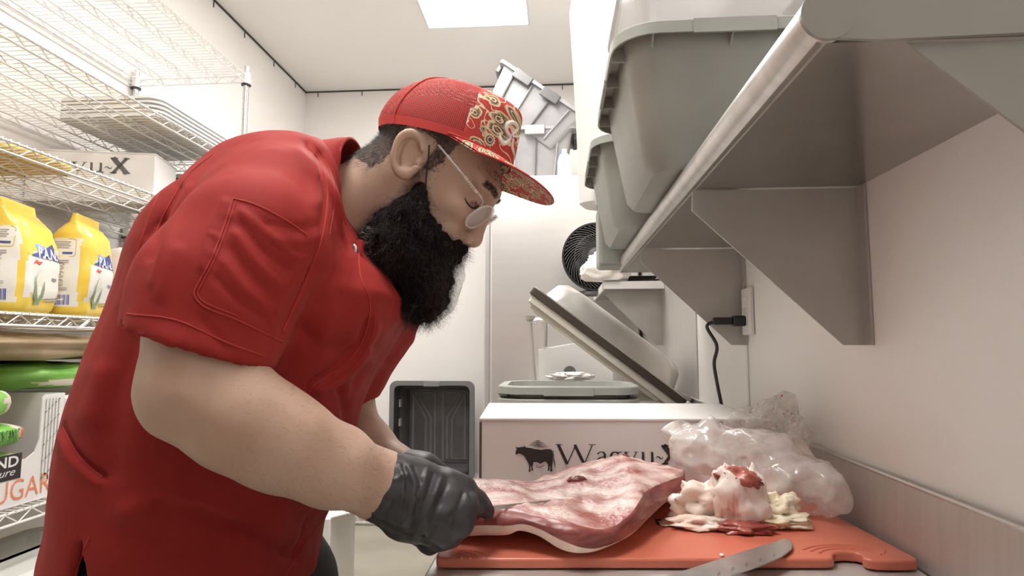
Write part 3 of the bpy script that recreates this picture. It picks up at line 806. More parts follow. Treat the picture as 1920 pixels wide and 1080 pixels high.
def pillow(name, c, r, m, seed, rot=0.0, amp=.05, freq=2.5, e=.55, parent=None, flat=True, n=40, k=24):
    """a filled soft bag lying down"""
    mb = MB().sphere((0, 0, 0), 1, n, k); V = np.array(mb.v)
    V = np.sign(V) * np.abs(V) ** e
    V[:, 2] *= (1 - .25 * (np.abs(V[:, 0]) ** 4 + np.abs(V[:, 1]) ** 4))
    N = V / (np.linalg.norm(V, axis=1)[:, None] + 1e-9)
    V = V * np.array(r) + N * (fbm(V * freq + seed * 5.1)[:, None] * amp * min(r))
    if flat: V[:, 2] = np.maximum(V[:, 2], -r[2] * .92)
    c_, s_ = math.cos(rot), math.sin(rot)
    V = np.stack([V[:, 0] * c_ - V[:, 1] * s_, V[:, 0] * s_ + V[:, 1] * c_, V[:, 2]], 1) + np.array(c)
    mb.v = [tuple(p) for p in V]
    return obj(name, mb, m, parent, smooth='all'), V
def bag_bottom(z, r): return z + r * .92 + .002
tag(pillow('flour_sack', (-1.66, 1.63, bag_bottom(SH[2], .016)), (.19, .16, .016), M['yellow'], 3, 0, .25)[0], 'yellow sack lying on the third rack shelf over the corn flour bags', 'sack')

# ---- fourth shelf: yellow corn flour bags
def flour_bag(label, loc, rz, seed):
    t = thing('flour_bag', label, 'bag', loc, (0, 0, rz), 'yellow corn flour bags on the rack')
    W, D, Hh = .165, .135, .315          # along the aisle, into the rack, tall
    lv = [(0, .90, .86), (.012, .98, .98), (.07, 1.05, 1.12), (.14, 1.03, 1.12), (.20, .98, 1.02), (.245, .95, .78), (.275, .93, .42), (.285, .93, .16), (.312, .90, .10)]
    rings = []
    for z, sw, sd in lv:
        rings.append([(x, y, z) for x, y in rr(D * sd, W * sw, min(.03, D * sd * .45), 8)])
    rings = [[tuple(v) for v in np.array(r)] for r in rings]
    # resample upward for soft creases
    fine = []
    for a, b in zip(rings[:-1], rings[1:]):
        for k in range(4): fine.append([tuple(np.array(p) * (1 - k / 4) + np.array(q) * k / 4) for p, q in zip(a, b)])
    fine.append(rings[-1])
    mb = MB().loft(fine)
    V = np.array(mb.v); N = V - np.array([0, 0, .15]); N[:, 2] *= .2; N /= np.linalg.norm(N, axis=1)[:, None]
    V = V + N * (.005 * fbm(V * 22 + seed * 3.3))[:, None] * np.clip(V[:, 2] / .03, 0, 1)[:, None]
    V[:, 0] += .02 * (V[:, 2] / .3) ** 2 * (1 if seed % 2 else -.5)
    V[V[:, 2] < .004, 2] = 0
    mb.v = [tuple(p) for p in V]
    idx = []
    for f in mb.f:
        c = V[list(f)].mean(0)
        n = np.cross(V[f[1]] - V[f[0]], V[f[2]] - V[f[0]]); n /= np.linalg.norm(n) + 1e-12
        side = -n[1] > .75 and abs(c[0]) < .05 and .028 < c[2] < .235
        front = n[0] > .6 and abs(c[1]) < .075 and .035 + .02 * abs(math.sin(c[1] * 40)) < c[2] < .165 + .25 * c[1]
        idx.append(1 if side or front else 0)
    obj('bag', mb, None, t, smooth='all', local=True, mats=[M['yellow'], M['bag_panel']], midx=idx)
    bvh = BVHTree.FromPolygons([Vector(p) for p in mb.v], mb.f)
    def on(axis):
        def place(u, v):
            o, d = ((Vector((u, -1, v)), Vector((0, 1, 0))) if axis == 'side' else (Vector((1, u, v)), Vector((-1, 0, 0))))
            h = bvh.ray_cast(o, d)[0]
            h = h if h is not None else (Vector((u, -D / 2, v)) if axis == 'side' else Vector((D / 2, u, v)))
            return tuple(h - d * .0012)
        return place
    s, f = on('side'), on('front')
    g = MB(); ribbon(g, [(x, .205 + y) for x, y in rr(.072, .055, .008, 4)] + [(.036, .205 + .0195)], .0022, s)
    obj('info_frame', g, M['print_yellow'], t, local=True)
    g = MB()
    for k in range(4): ribbon(g, [(-.024, .222 - k * .006), (.022 - .004 * (k % 2), .222 - k * .006)], .002, s)
    for k in range(2): ribbon(g, [(-.03, .165 - k * .006), (.02, .165 - k * .006)], .0022, s)
    for k in range(2): ribbon(g, [(-.02, .082 - k * .005), (.02, .082 - k * .005)], .0016, s)
    for k, b in enumerate('HKU'):
        ribbon(g, arc(0, .148 - k * .025, .009, .009, 20, 340, 14), .0018, s)
        tm = text_mesh(b, .013, lambda u, v, k=k: s(u - .0045, v + .1435 - k * .025)); g.add(tm.v, tm.f)
    obj('small_print', g, M['print_grey'], t, local=True)
    g = MB()
    for k in range(15): ribbon(g, [(-.03 + k * .004, .032), (-.03 + k * .004, .062)], .0014 + .0016 * ((k * 7) % 3) / 2, s)
    obj('barcode', g, M['blue'], t, local=True)
    g = MB(); ribbon(g, [(.0, .188), (.028, .188)], .006, s); obj('blue_stripe', g, M['blue'], t, local=True)
    g = MB()
    ribbon(g, [(-.07, .168), (-.03, .178), (.0, .176), (.05, .168), (.075, .172)], [.02, .03, .024, .03, .02], f)
    obj('blue_banner', g, M['lightblue'], t, local=True)
    g = MB(); f2 = lambda u, v: tuple(np.array(f(u, v)) + np.array([.0008, 0, 0]))
    ribbon(g, [(-.06, .158), (-.01, .166), (.03, .178), (.07, .16)], [.004, .02, .045, .02], f2); obj('blue_wave', g, M['blue'], t, local=True)
    f3 = lambda u, v: tuple(np.array(f(u, v)) + np.array([.0018, 0, 0]))
    obj('lettering', text_mesh('P.A.N.', .042, lambda u, v: f3(u - .035, v + .155), bold=.0012, sx=.8), M['white_plastic'], t, local=True)
    g = MB(); ribbon(g, [(-.055, .135), (-.045, .143), (-.03, .138), (-.02, .143)], [.004, .008, .008, .004], f2); obj('red_ribbon', g, M['print_red'], t, local=True)
    g = MB(); ribbon(g, [(-.028, .03), (-.028, .05), (-.026, .09), (-.025, .115), (-.024, .122)], [.012, .03, .034, .02, .004], f2); obj('corn_cob', g, M['cob'], t, local=True)
    g = MB()
    f4 = lambda u, v: tuple(np.array(f(u, v)) + np.array([.0014, 0, 0]))
    ribbon(g, [(-.028, .026), (-.044, .05), (-.047, .075), (-.05, .1)], [.01, .014, .008, .002], f4)
    ribbon(g, [(-.028, .026), (-.013, .048), (-.010, .07), (-.006, .09)], [.012, .016, .008, .002], f4)
    ribbon(g, [(-.04, .03), (-.016, .03)], [.014, .014], f4)
    obj('corn_leaf', g, M['olive'], t, local=True)
    g = MB(); ribbon(g, [(.03, .10), (.05, .098)], .008, f2); ribbon(g, [(.0, .04), (.06, .045)], .003, f2); ribbon(g, [(.0, .032), (.055, .036)], .003, f2)
    obj('print_lines', g, M['print_grey'], t, local=True)
    return t
z4 = SH[3] + .003
flour_bag('yellow corn flour bag nearest the red shirt on the rack, standing front row', (-1.500, 1.80, z4), math.radians(14), 1)
flour_bag('second yellow corn flour bag left of the front one nearest the shirt', (-1.510, 1.60, z4), math.radians(14), 2)
flour_bag('yellow corn flour bag standing behind between the two front bags', (-1.715, 1.83, z4), math.radians(15), 3)
flour_bag('yellow corn flour bag at the left picture edge, only its edge showing', (-1.53, 1.375, z4), math.radians(20), 4)
w_, _V = pillow('white_sack', (-1.59, 2.12, z4 + .135), (.075, .055, .135), M['bag_white'], 6, 0, .12, e=.7)
tag(w_, 'white sack with slanted side behind the corn flour bags', 'sack')
tag(obj('black_bin', MB().box(-1.88, -1.46, 2.22, 2.50, z4, z4 + .25), M['black'], bevel=.015, seg=3), 'black bin at the far end of the fourth rack shelf', 'bin')

# ---- bottom shelf: display box with sugar bags, sacks on top
M['lime'] = mottle(mat('green_sugar_bag', (.22, .52, .09), .35), (.19, .47, .08), (.28, .58, .13), 12, bump=.2, bscale=25, bdist=.004)
M['cream_bag'] = mottle(mat('cream_bag_end', (.74, .66, .54), .4), (.70, .62, .50), (.78, .71, .6), 16, bump=.25, bscale=30, bdist=.004)
M['tan'] = mottle(mat('tan_paper_sack', (.36, .26, .15), .5), (.32, .225, .125), (.42, .32, .2), 9, bump=.2, bscale=20, bdist=.006)
M['dark_olive'] = mat('dark_green_print', (.05, .13, .04), .5)
M['orange_ink'] = mat('orange_print', (.83, .26, .12), .6)
z5 = SH[4] + .003
BXF, BY0, BY1 = -1.425, 1.02, 1.70
t = thing('display_box', 'white display carton of cane sugar bags on the bottom rack shelf', 'box', (-1.6, 1.46, z5))
g = MB()
lo, hi = z5 + .118, z5 + .285
out = [(1.02, z5), (BY1, z5), (BY1, hi), (1.632, hi), (1.624, hi - .01), (1.622, lo + .045), (1.61, lo + .014), (1.585, lo), (1.02, lo - .005)]
g.prism([(BXF, y, z) for y, z in out], (-.004, 0, 0))
obj('front_panel', g, M['card'], t)
obj('tray', MB().box(-1.885, BXF - .005, BY0, BY1, z5, z5 + .004).box(-1.885, -1.881, BY0, BY1, z5, hi).box(-1.885, BXF - .005, BY1 - .004, BY1, z5, hi).box(-1.885, BXF - .005, BY0, BY0 + .004, z5, hi), M['card'], t)
face = lambda u, v: (BXF + .0012, u, v)
tm = text_mesh('CANE SUGAR', .078, lambda u, v: face(u, v + z5 + .016), bold=-.0005, sx=.84)
sh = 1.668 - max(p[1] for p in tm.v); tm.v = [(p[0], p[1] + sh, p[2]) for p in tm.v]
obj('orange_lettering', tm, M['orange_ink'], t)
g = MB(); ribbon(g, [(1.27, z5 + .105), (1.568, z5 + .105)], .066, face); obj('black_panel', g, M['ink'], t)
face2 = lambda u, v: (BXF + .002, u, v)
def right(tm, y):
    sh = y - max(p[1] for p in tm.v); tm.v = [(p[0], p[1] + sh, p[2]) for p in tm.v]; return tm
obj('panel_lettering', right(text_mesh('KIRKLAND', .038, lambda u, v: face2(u, v + z5 + .106), bold=.0008, sx=1.2), 1.558), M['white_plastic'], t)
obj('script_lettering', right(text_mesh('Signature', .028, lambda u, v: face2(u, v + z5 + .083), font_shear=.4, sx=1.25), 1.55), M['white_plastic'], t)
g = MB()
for k in range(5):
    ribbon(g, [(1.634 + k * .011, hi - .235), (1.636 + k * .011, hi - .012)], .003, face)
    for j in range(5): ribbon(g, [(1.632 + k * .011, hi - .23 + j * .045 + k * .008), (1.640 + k * .011, hi - .226 + j * .045 + k * .008)], .003, face)
obj('cane_picture', g, mat('pale_grey_print', (.36, .37, .34), .6), t)

def sugar_bag(label, c, r, seed, words=True):
    t = thing('sugar_bag', label, 'bag', (c[0], c[1], c[2] - r[2] * .92), group='green bags of cane sugar on the rack')
    o, V = pillow('bag', c, r, M['lime'], seed, 0, .12, e=.42, parent=t)
    me = o.data; me.materials.append(M['cream_bag'])
    P_ = np.array([V[list(p.vertices)].mean(0) for p in me.polygons])
    me.polygons.foreach_set('material_index', (P_[:, 1] > c[1] + r[1] * .76).astype(int))
    if words:
        bvh = BVHTree.FromObject(o, bpy.context.evaluated_depsgraph_get()) if False else BVHTree.FromPolygons([Vector(p) for p in V], [tuple(p.vertices) for p in me.polygons])
        def place(u, v):
            h = bvh.ray_cast(Vector((-1.0, u, v)), Vector((-1, 0, 0)))[0]
            h = h if h is not None else bvh.find_nearest(Vector((c[0] + r[0], u, v)))[0]
            return tuple(h + Vector((.004, 0, 0)))
        obj('lettering', text_mesh('ORGANIC', .044, lambda u, v: place(u + 1.495, v + c[2] - .012), sx=.42), M['dark_olive'], t)
        obj('orange_lettering', text_mesh('CANE', .044, lambda u, v: place(u + 1.585, v + c[2] - .012), bold=.0008, sx=.36), M['orange_ink'], t)
    return t
rb = .036
sugar_bag('lower green organic cane sugar bag inside the display carton', (-1.580, 1.365, z5 + .110), (.15, .262, rb), 1)
sugar_bag('upper green organic cane sugar bag inside the display carton', (-1.580, 1.365, z5 + .182), (.15, .262, rb), 2)
for i, z in enumerate((z5 + .006 + rb,)):
    sugar_bag('bottom green cane sugar bag hidden low inside the display carton', (-1.580, 1.365, z), (.15, .262, rb), 3, False)
sugar_bag('crinkled green sugar bag on top at the left picture edge', (-1.575, 1.34, z5 + .270), (.15, .235, .048), 5, False)
k_, _V = pillow('green_sack', (-1.66, 1.80, z5 + .288 + .042), (.19, .19, .042), M['lime'], 8, 0, .25)
tag(k_, 'flat green and cream sack lying on top of the display carton end', 'sack')
me = k_.data; me.materials.append(M['cream_bag'])
me.polygons.foreach_set('material_index', [1 if (_V[list(p.vertices)].mean(0)[0] > -1.50 and _V[list(p.vertices)].mean(0)[2] < z5 + .318) else 0 for p in me.polygons])
k_, _V = pillow('paper_sack', (-1.665, 1.82, z5 + .414), (.20, .47, .040), M['tan'], 9, .05, .35, freq=3)
tag(k_, 'long tan paper sack lying on top of the green sacks', 'sack')
tag(obj('storage_carton', MB().box(-1.88, -1.43, 1.715, 2.5, z5, z5 + .27), M['card'], bevel=.004), 'plain white carton beside the display carton on the bottom shelf', 'box')

# ---- frosted bins under the rack
t = thing('storage_bin', 'large frosted bin with flat lid under the wire rack', 'bin', (-1.5, 1.6, 0))
q = lambda ww, dd, z, r=.06: [(-1.50 + x, 1.55 + y, z) for x, y in rr(ww, dd, r, 5)]
obj('body', MB().loft([q(.36, .78, .002), q(.44, .86, .54), q(.44, .86, .55)]), M['frost'], t, smooth=True)
M['lid_grey'] = mat('translucent_lid', (.62, .62, .58), .3)
obj('lid', MB().loft([q(.46, .88, .54), q(.48, .90, .545), q(.48, .90, .58), q(.44, .86, .595), q(.40, .82, .59), q(.30, .72, .592), q(.27, .69, .608), q(.10, .5, .61)]), M['lid_grey'], t, smooth=True)
obj('label_sheet', MB().box(-1.36, -1.27, 1.30, 1.45, .6125, .6135), M['card'], t)
# ------------------------------------------------------------------ cutting board
M['board'] = mottle(mat('orange_red_board', (.56, .15, .092), .34), (.545, .14, .085), (.59, .17, .11), 5, bump=.12, bscale=90, bdist=.0006)
M['blade'] = mottle(mat('knife_blade_steel', (.55, .54, .53), .3, .9), (.5, .49, .48), (.6, .59, .58), 20)
NL, NR = np.array([-.157, .799]), np.array([.456, .844])
bu = (NR - NL) / np.linalg.norm(NR - NL); bv = np.array([-bu[1], bu[0]])
BL = np.linalg.norm(NR - NL); BZ0, BZ1 = TZ + .002, .920
bw = lambda u, v, z: (*(NL + bu * u + bv * v), z)
out = [(.012, 0), (.497, 0)] + [(.506, .002), (.511, .008), (.514, .016), (.522, .024), (.535, .027), (.548, .024), (.553, .017), (.549, .011), (.546, .005), (.549, -.002), (.556, -.006), (.566, -.008), (.598, -.008), (.609, -.005), (.614, .002), (BL, .012)] + [(BL, .33), (BL - .003, .337), (BL - .012, .34), (.012, .34), (.003, .337), (0, .33), (0, .012), (.003, .003)]
t = thing('cutting_board', 'orange-red plastic cutting board with hooked corner grip on steel table', 'cutting board', bw(.3, .17, BZ0))
obj('slab', MB().prism([bw(u, v, BZ0) for u, v in out], (0, 0, BZ1 - BZ0)), M['board'], t, bevel=.0032, seg=3)
for k in range(3):
    r = .030 + .008 * k
    obj('grip_ridge', MB().tube([bw(u, v, BZ1 - .0003) for u, v in arc(.535, .006, r * 1.35, r, 155 - 5 * k, 12 + 8 * k, 16)], .0019, 6), M['board'], t, smooth=True)
for k in range(4):
    obj('grip_ridge', MB().tube([bw(u, v, BZ1 - .0003) for u, v in arc(.022, -.002, .012 + .011 * k, .012 + .008 * k, 80, 5, 10)], .0018, 6), M['board'], t, smooth=True)

# ------------------------------------------------------------------ the piece of beef
def interp(pts, n):
    P_ = np.array(pts, float); s = np.linspace(0, 1, len(P_)); u = np.linspace(0, 1, n)
    sp = np.array(spline([tuple(p) for p in pts], 8)); us = np.linspace(0, 1, len(sp))
    return np.stack([np.interp(u, us, sp[:, k]) for k in range(P_.shape[1])], 1)
NS = 150
W3 = lambda a: np.array([at(x, y, Y=d) for x, y, d in a])
fb = W3(interp([(846, 1008, .86), (900, 1004, .845), (950, 1003, .835), (975, 995, .83), (1010, 1005, .82), (1050, 1029, .808), (1085, 1037, .803), (1125, 1031, .815), (1180, 1005, .85), (1215, 972, .91), (1250, 940, .98), (1285, 914, 1.05)], NS))
fm = W3(interp([(846, 990, .85), (900, 985, .84), (950, 986, .83), (985, 984, .825), (1020, 996, .815), (1055, 1014, .805), (1088, 1026, .80), (1127, 1027, .812), (1181, 1003, .847), (1216, 970, .907), (1251, 938, .977), (1286, 912, 1.047)], NS))
ft = W3(interp([(846, 960, .86), (900, 955, .855), (950, 957, .845), (990, 963, .835), (1030, 975, .822), (1060, 983, .812), (1100, 994, .808), (1140, 997, .818), (1178, 975, .845), (1200, 945, .885), (1212, 925, .93), (1246, 907, .99), (1284, 893, 1.05)], NS))
bt = W3(interp([(846, 906, 1.0), (890, 897, 1.02), (930, 899, 1.05), (960, 902, 1.07), (990, 903, 1.1), (1030, 889, 1.12), (1080, 873, 1.14), (1120, 863, 1.15), (1165, 853, 1.15), (1210, 865, 1.13), (1250, 877, 1.10), (1283, 889, 1.06)], NS))
fb[:, 2] = np.maximum(fb[:, 2], BZ1 + .001)
cols = [fb, fb * .5 + fm * .5, fm]
for k in range(1, 7): cols.append(fm + (ft - fm) * (k / 6) + np.array([0, -.004 * math.sin(math.pi * k / 6), 0]))
NT = 40
for k in range(1, NT + 1):
    w = k / NT; p = ft + (bt - ft) * w; p[:, 2] += .010 * math.sin(math.pi * w) ** .8
    cols.append(p)
bb = bt.copy(); bb[:, 2] = BZ1 + .001; bb[:, 1] += .012
bb[-1] = fb[-1] + np.array([0, .03, 0]); bb[-1, 2] = max(bb[-1, 2], BZ1 + .001)
bm_ = bt * .5 + bb * .5; bm_[:, 1] += .012
cols += [bm_, bb]
for k in (1, 2, 3): 
    p = bb + (fb - bb) * (k / 4); p[:, 2] = np.maximum(np.minimum(p[:, 2], fb[:, 2]), BZ1 + .001); cols.append(p)
nc = len(cols); G = np.array(cols)                       # nc x NS x 3
flat = G.reshape(-1, 3)
nz = np.zeros((nc, NS))
n1 = (fbm(flat * 26, 3) * .0042 + (1 - np.abs(vnoise(flat * np.array([30, 75, 60]))) * 2) * .0014).reshape(nc, NS)
for k in range(9, 9 + NT): nz[k] = n1[k] * min(1, (k - 8) / 5)
G[:, :, 2] += nz
sd = (fbm(flat * np.array([40, 40, 90]) + 9, 3) * .0022).reshape(nc, NS)
G[1:9, :, 1] += sd[1:9]
mb = MB().loft([list(map(tuple, G[:, i])) for i in range(NS)])
idx = []
for i in range(NS - 1):
    for k in range(nc):
        idx.append(0 if k < 2 or k >= 9 + NT + 1 else (1 if k < 9 else 2))
idx += [1, 1]
M['fat'] = mottle(mat('white_fat', (.80, .62, .54), .35), (.76, .52, .43), (.83, .68, .60), 30, bump=.3, bscale=70, bdist=.003)
M['lean'] = mottle(mat('red_lean_side', (.36, .07, .06), .34), (.16, .036, .032), (.34, .095, .08), 40, stretch=(.5, .5, 2.4), bump=.3, bscale=110, bdist=.002)
M['beef_top'] = mottle(mat('marbled_beef_top', (.6, .3, .27), .26), (.38, .125, .11), (.74, .56, .51), 17, detail=12, lo=.36, hi=.60, stretch=(1.0, 1.7, 1.2), bump=.7, bscale=150, bdist=.003)
for m in ('lean', 'beef_top', 'fat'):
    bsdf(M[m]).inputs['Subsurface Weight'].default_value = .08
    bsdf(M[m]).inputs['Subsurface Radius'].default_value = (.01, .004, .003)
    bsdf(M[m]).inputs['Subsurface Scale'].default_value = .3
t = thing('beef_cut', 'large raw marbled beef cut with white fat edge on orange board', 'meat', tuple(G.reshape(-1, 3).mean(0)[:2]) + (BZ1,))
obj('beef', mb, None, t, smooth='all', mats=[M['fat'], M['lean'], M['beef_top']], midx=idx)
for q_ in ((1082, 901, 1.01, .010), (1168, 858, 1.135, .008), (1155, 868, 1.11, .007), (1250, 893, 1.06, .010), (1262, 897, 1.05, .009), (1205, 890, 1.08, .006)):
    crumple('meat_nub', tuple(at(q_[0], q_[1], Y=q_[2])), (q_[3] * 1.5, q_[3], q_[3] * .7), M['lean'] if q_[0] < 1200 else M['fat'], q_[0], .4, 2.5, 16, 10, t)

# ------------------------------------------------------------------ trimmings beside it
GTR = 'fat and meat trimmings on the board'
def trim(label, px, py, Y, r, m, seed, rot=0, amp=.45, freq=2.2):
    mb = MB().sphere((0, 0, 0), 1, 40, 26); V = np.array(mb.v); s = seed * 4.7
    V = V * (1 + amp * fbm(V * freq + s, 4))[:, None]
    V = V * np.array(r); c_, s_ = math.cos(rot), math.sin(rot)
    V = np.stack([V[:, 0] * c_ - V[:, 2] * s_, V[:, 1], V[:, 0] * s_ + V[:, 2] * c_], 1) + at(px, py, Y=Y)
    V[:, 2] = np.maximum(V[:, 2], BZ1 + .0012)
    mb.v = [tuple(p) for p in V]
    return tag(obj('meat_trimming', mb, m, smooth='all'), label, 'trimming', GTR)
M['fat_white'] = mottle(mat('pale_fat', (.84, .70, .60), .4), (.80, .58, .48), (.87, .76, .67), 22, detail=5, bump=.3, bscale=60, bdist=.003)
M['fat_yellow'] = mottle(mat('yellowish_fat', (.82, .70, .50), .4), (.80, .64, .42), (.84, .76, .60), 18, bump=.3, bscale=60, bdist=.003)
M['streaky'] = mottle(mat('streaky_trim', (.7, .4, .34), .35), (.55, .22, .18), (.84, .71, .64), 14, detail=6, lo=.26, hi=.38, stretch=(3.2, 1, .8), bump=.35, bscale=60, bdist=.003)
M['deep_red'] = mottle(mat('deep_red_trim', (.3, .06, .05), .3), (.24, .04, .035), (.50, .16, .12), 24, bump=.3, bscale=70, bdist=.003)
trim('white fat lump at the left of the trimmings heap', 1316, 942, .99, (.044, .03, .034), M['fat_white'], 1)
trim('thin fat sliver nearest the beef cut', 1272, 984, .975, (.03, .018, .006), M['fat_white'], 2)
trim('flat fat flap in front of the left fat lump', 1312, 982, .955, (.040, .02, .010), M['fat_white'], 3)
trim('large streaky strip in the middle of the trimmings heap', 1385, 945, .965, (.038, .026, .052), M['streaky'], 4, .45, .3)
trim('dark red curl on top of the trimmings heap', 1384, 895, .965, (.034, .020, .015), M['deep_red'], 5, -.2, .35)
trim('dark red scrap at the front of the trimmings heap', 1400, 990, .937, (.036, .016, .009), M['deep_red'], 6)
trim('upright pale flap on the right side of the trimmings heap', 1420, 935, .985, (.018, .018, .048), M['streaky'], 7, .25, .3)
trim('yellowish fat lump at the right end of the trimmings heap', 1460, 955, .985, (.030, .022, .022), M['fat_yellow'], 8)
trim('creamy fat piece in front of the yellowish lump', 1468, 977, .965, (.036, .02, .010), M['fat_yellow'], 9)
tag(crumple('fat_crumb', tuple(at(1353, 1041, Z=BZ1 + .002)), (.003, .003, .002), M['fat_white'], 3, .3, 2, 10, 8, flat=.0012), 'tiny pale crumb of fat on the open board near the large knife', 'crumb')

# ------------------------------------------------------------------ large knife lying on the board
KZ = BZ1 + .0035
up_ = [(1060, 1144), (1150, 1115), (1262, 1079), (1330, 1057), (1400, 1034), (1450, 1019), (1470, 1012.5), (1480, 1014)]
lo_ = [(1487, 1022), (1485, 1032), (1465, 1047), (1420, 1065), (1360, 1086), (1270, 1115), (1180, 1144)]
t = thing('slicing_knife', 'wide dimpled slicing knife lying at the front of the board', 'knife', tuple(at(1400, 1050, Z=KZ)))
P_ = [at(x, y, Z=KZ) for x, y in up_ + lo_]
obj('blade', MB().prism(P_, (0, 0, .002)), M['blade'], t, bevel=.0007)
for k in range(11):
    c = at(1452 - k * 26, 1041 + k * 8.6, Z=KZ + .0021)
    e = np.array([bu[0] * .45 + bv[0] * .9, bu[1] * .45 + bv[1] * .9, 0]) * .006
    g = MB(); ribbon(g, [(-1, 0), (-.5, 0), (.5, 0), (1, 0)], [.3, 1, 1, .3], lambda u, v: tuple(c + e * u * 1.2 + np.array([.0028, -.0018, 0]) * v)); obj('dimple', g, M['foil'], t)
h0 = (at(1060, 1144, Z=KZ) + at(1180, 1144, Z=KZ)) / 2; dk = h0 - at(1262, 1097, Z=KZ); dk = dk / np.linalg.norm(dk)
obj('handle', MB().tube([h0 + dk * a for a in (0, .02, .06, .1, .125)], [.010, .012, .011, .013, .009], 12), M['black'], t, smooth=True)

# ------------------------------------------------------------------ plastic film bags
M['milky'] = film('milky_bag_film', (.86, .80, .77), .48, .12, .2, 16, .9)
M['clearfilm'] = film('clear_bag_film', (.80, .75, .72), .66, .08, .2, 30, .9)
def crisp(o):
    m = o.data.materials[0]
    tc = node(m, 'ShaderNodeTexCoord'); vo = node(m, 'ShaderNodeTexVoronoi', i_Scale=24.0, feature='DISTANCE_TO_EDGE'); nz = node(m, 'ShaderNodeTexNoise', i_Scale=30.0)
    ad = node(m, 'ShaderNodeVectorMath', operation='MULTIPLY_ADD'); ad.inputs[1].default_value = (.03, .03, .03)
    link(m, tc.outputs['Object'], nz.inputs['Vector']); link(m, nz.outputs['Color'], ad.inputs[0]); link(m, tc.outputs['Object'], ad.inputs[2]); link(m, ad.outputs[0], vo.inputs['Vector'])
    bp = node(m, 'ShaderNodeBump', i_Strength=.38, i_Distance=.018); link(m, vo.outputs['Distance'], bp.inputs['Height']); link(m, bp.outputs[0], bsdf(m).inputs['Normal'])
    return o
G_ = Grid((.17, .96, .915), (.475, 1.24, 1.11), .004)
bag = [((1322, 850), 1.12, (.062, .040, .062)), ((1420, 862), 1.10, (.085, .055, .058)), ((1490, 905), 1.06, (.065, .055, .050)), ((1552, 925), 1.01, (.028, .035, .040)), ((1278, 822), 1.165, (.036, .016, .036)), ((1574, 946), 1.0, (.012, .02, .014)), ((1440, 935), 1.10, (.08, .05, .05)), ((1340, 905), 1.13, (.04, .04, .05))]
for (x, y), Y, r in bag: G_.add(G_.ell(at(x, y, Y=Y), r), .02)
V, Q = G_.mesh(2)
N = vnormals(V, Q)
d = (1 - 2 * np.abs(vnoise(V * 17 + 3))) * .009 + (1 - 2 * np.abs(vnoise(V * 40 + 11))) * .0035
V = V + N * (d - .006)[:, None]
V[:, 2] = np.maximum(V[:, 2], BZ1 + .0015); V[:, 0] = np.minimum(V[:, 0], XR - .012)
tag(crisp(obj('plastic_bag', (V, Q), M['milky'], smooth='all')), 'large crumpled milky plastic bag between white carton and backsplash', 'bag')
G_ = Grid((.28, 1.08, .99), (.475, 1.30, 1.13), .004)
for (x, y), Y, r in [((1440, 800), 1.21, (.052, .030, .040)), ((1465, 770), 1.20, (.028, .02, .038)), ((1400, 800), 1.22, (.04, .02, .026)), ((1495, 820), 1.14, (.02, .02, .04))]: G_.add(G_.ell(at(x, y, Y=Y), r), .02)
V, Q = G_.mesh(2); N = vnormals(V, Q)
V = V + N * ((1 - 2 * np.abs(vnoise(V * 30 + 5))) * .010 + (1 - 2 * np.abs(vnoise(V * 70 + 1))) * .004 - .005)[:, None]
V[:, 0] = np.minimum(V[:, 0], XR - .004)
bag2 = crisp(obj('plastic_bag', (V, Q), M['clearfilm'], smooth='all'))
tag(bag2, 'clear crinkled plastic bag standing behind the milky bag by the wall', 'bag')
# blood specks on the clear bag
M['blood'] = mat('blood_speck', (.42, .05, .045), .3)
bv_ = BVHTree.FromPolygons([Vector(p) for p in V], [tuple(map(int, q)) for q in Q])
g = MB()
for x, y, r in ((1466, 742, .002), (1470, 776, .0014), (1478, 770, .0012), (1487, 783, .0012), (1490, 790, .001), (1455, 800, .0016), (1459, 823, .0018), (1484, 775, .0011), (1450, 765, .0012)):
    q = drape(bv_, [(x, y)], .0012)
    if q: g.sphere(q[0], (r, r * .5, r), 8, 6)
obj('blood_specks', g, M['blood'], bag2)['kind'] = 'stuff'
# ------------------------------------------------------------------ the person
def px2m(r, Y): return r * Y / FPX
def W(x, y, Y): return at(x, y, Y=Y)
M['shirt'] = mottle(mat('red_chef_cloth', (.27, .017, .014), .75), (.255, .015, .0125), (.29, .020, .0165), 6, bump=.22, bscale=420, bdist=.0006)
bsdf(M['shirt']).inputs['Specular IOR Level'].default_value = .22
bsdf(M['shirt']).inputs['Sheen Weight'].default_value = .05
bsdf(M['shirt']).inputs['Sheen Tint'].default_value = (1, .35, .3, 1)
M['shirt_seam'] = mat('red_seam_thread', (.36, .022, .017), .8)
M['skin'] = mottle(mat('skin', (.50, .335, .25), .5), (.475, .305, .225), (.53, .365, .28), 16, detail=6, bump=.2, bscale=260, bdist=.0008)
bsdf(M['skin']).inputs['Subsurface Weight'].default_value = .12
bsdf(M['skin']).inputs['Subsurface Radius'].default_value = (.012, .005, .003)
bsdf(M['skin']).inputs['Subsurface Scale'].default_value = .4
M['hair'] = mat('near_black_hair', (.014, .010, .010), .45)
M['fade'] = mat('cropped_hair', (.055, .042, .036), .7)
M['trouser'] = mottle(mat('black_trouser_cloth', (.018, .017, .019), .8), (.015, .014, .016), (.024, .023, .025), 30)
M['nitrile'] = mat('black_nitrile', (.03, .028, .031), .48)
M['zip'] = mat('zip_metal', (.6, .58, .56), .25, 1.0)

man = thing('person', 'person in red chef shirt and paisley cap leaning over the raw meat', 'person', (-.52, .9, 0))

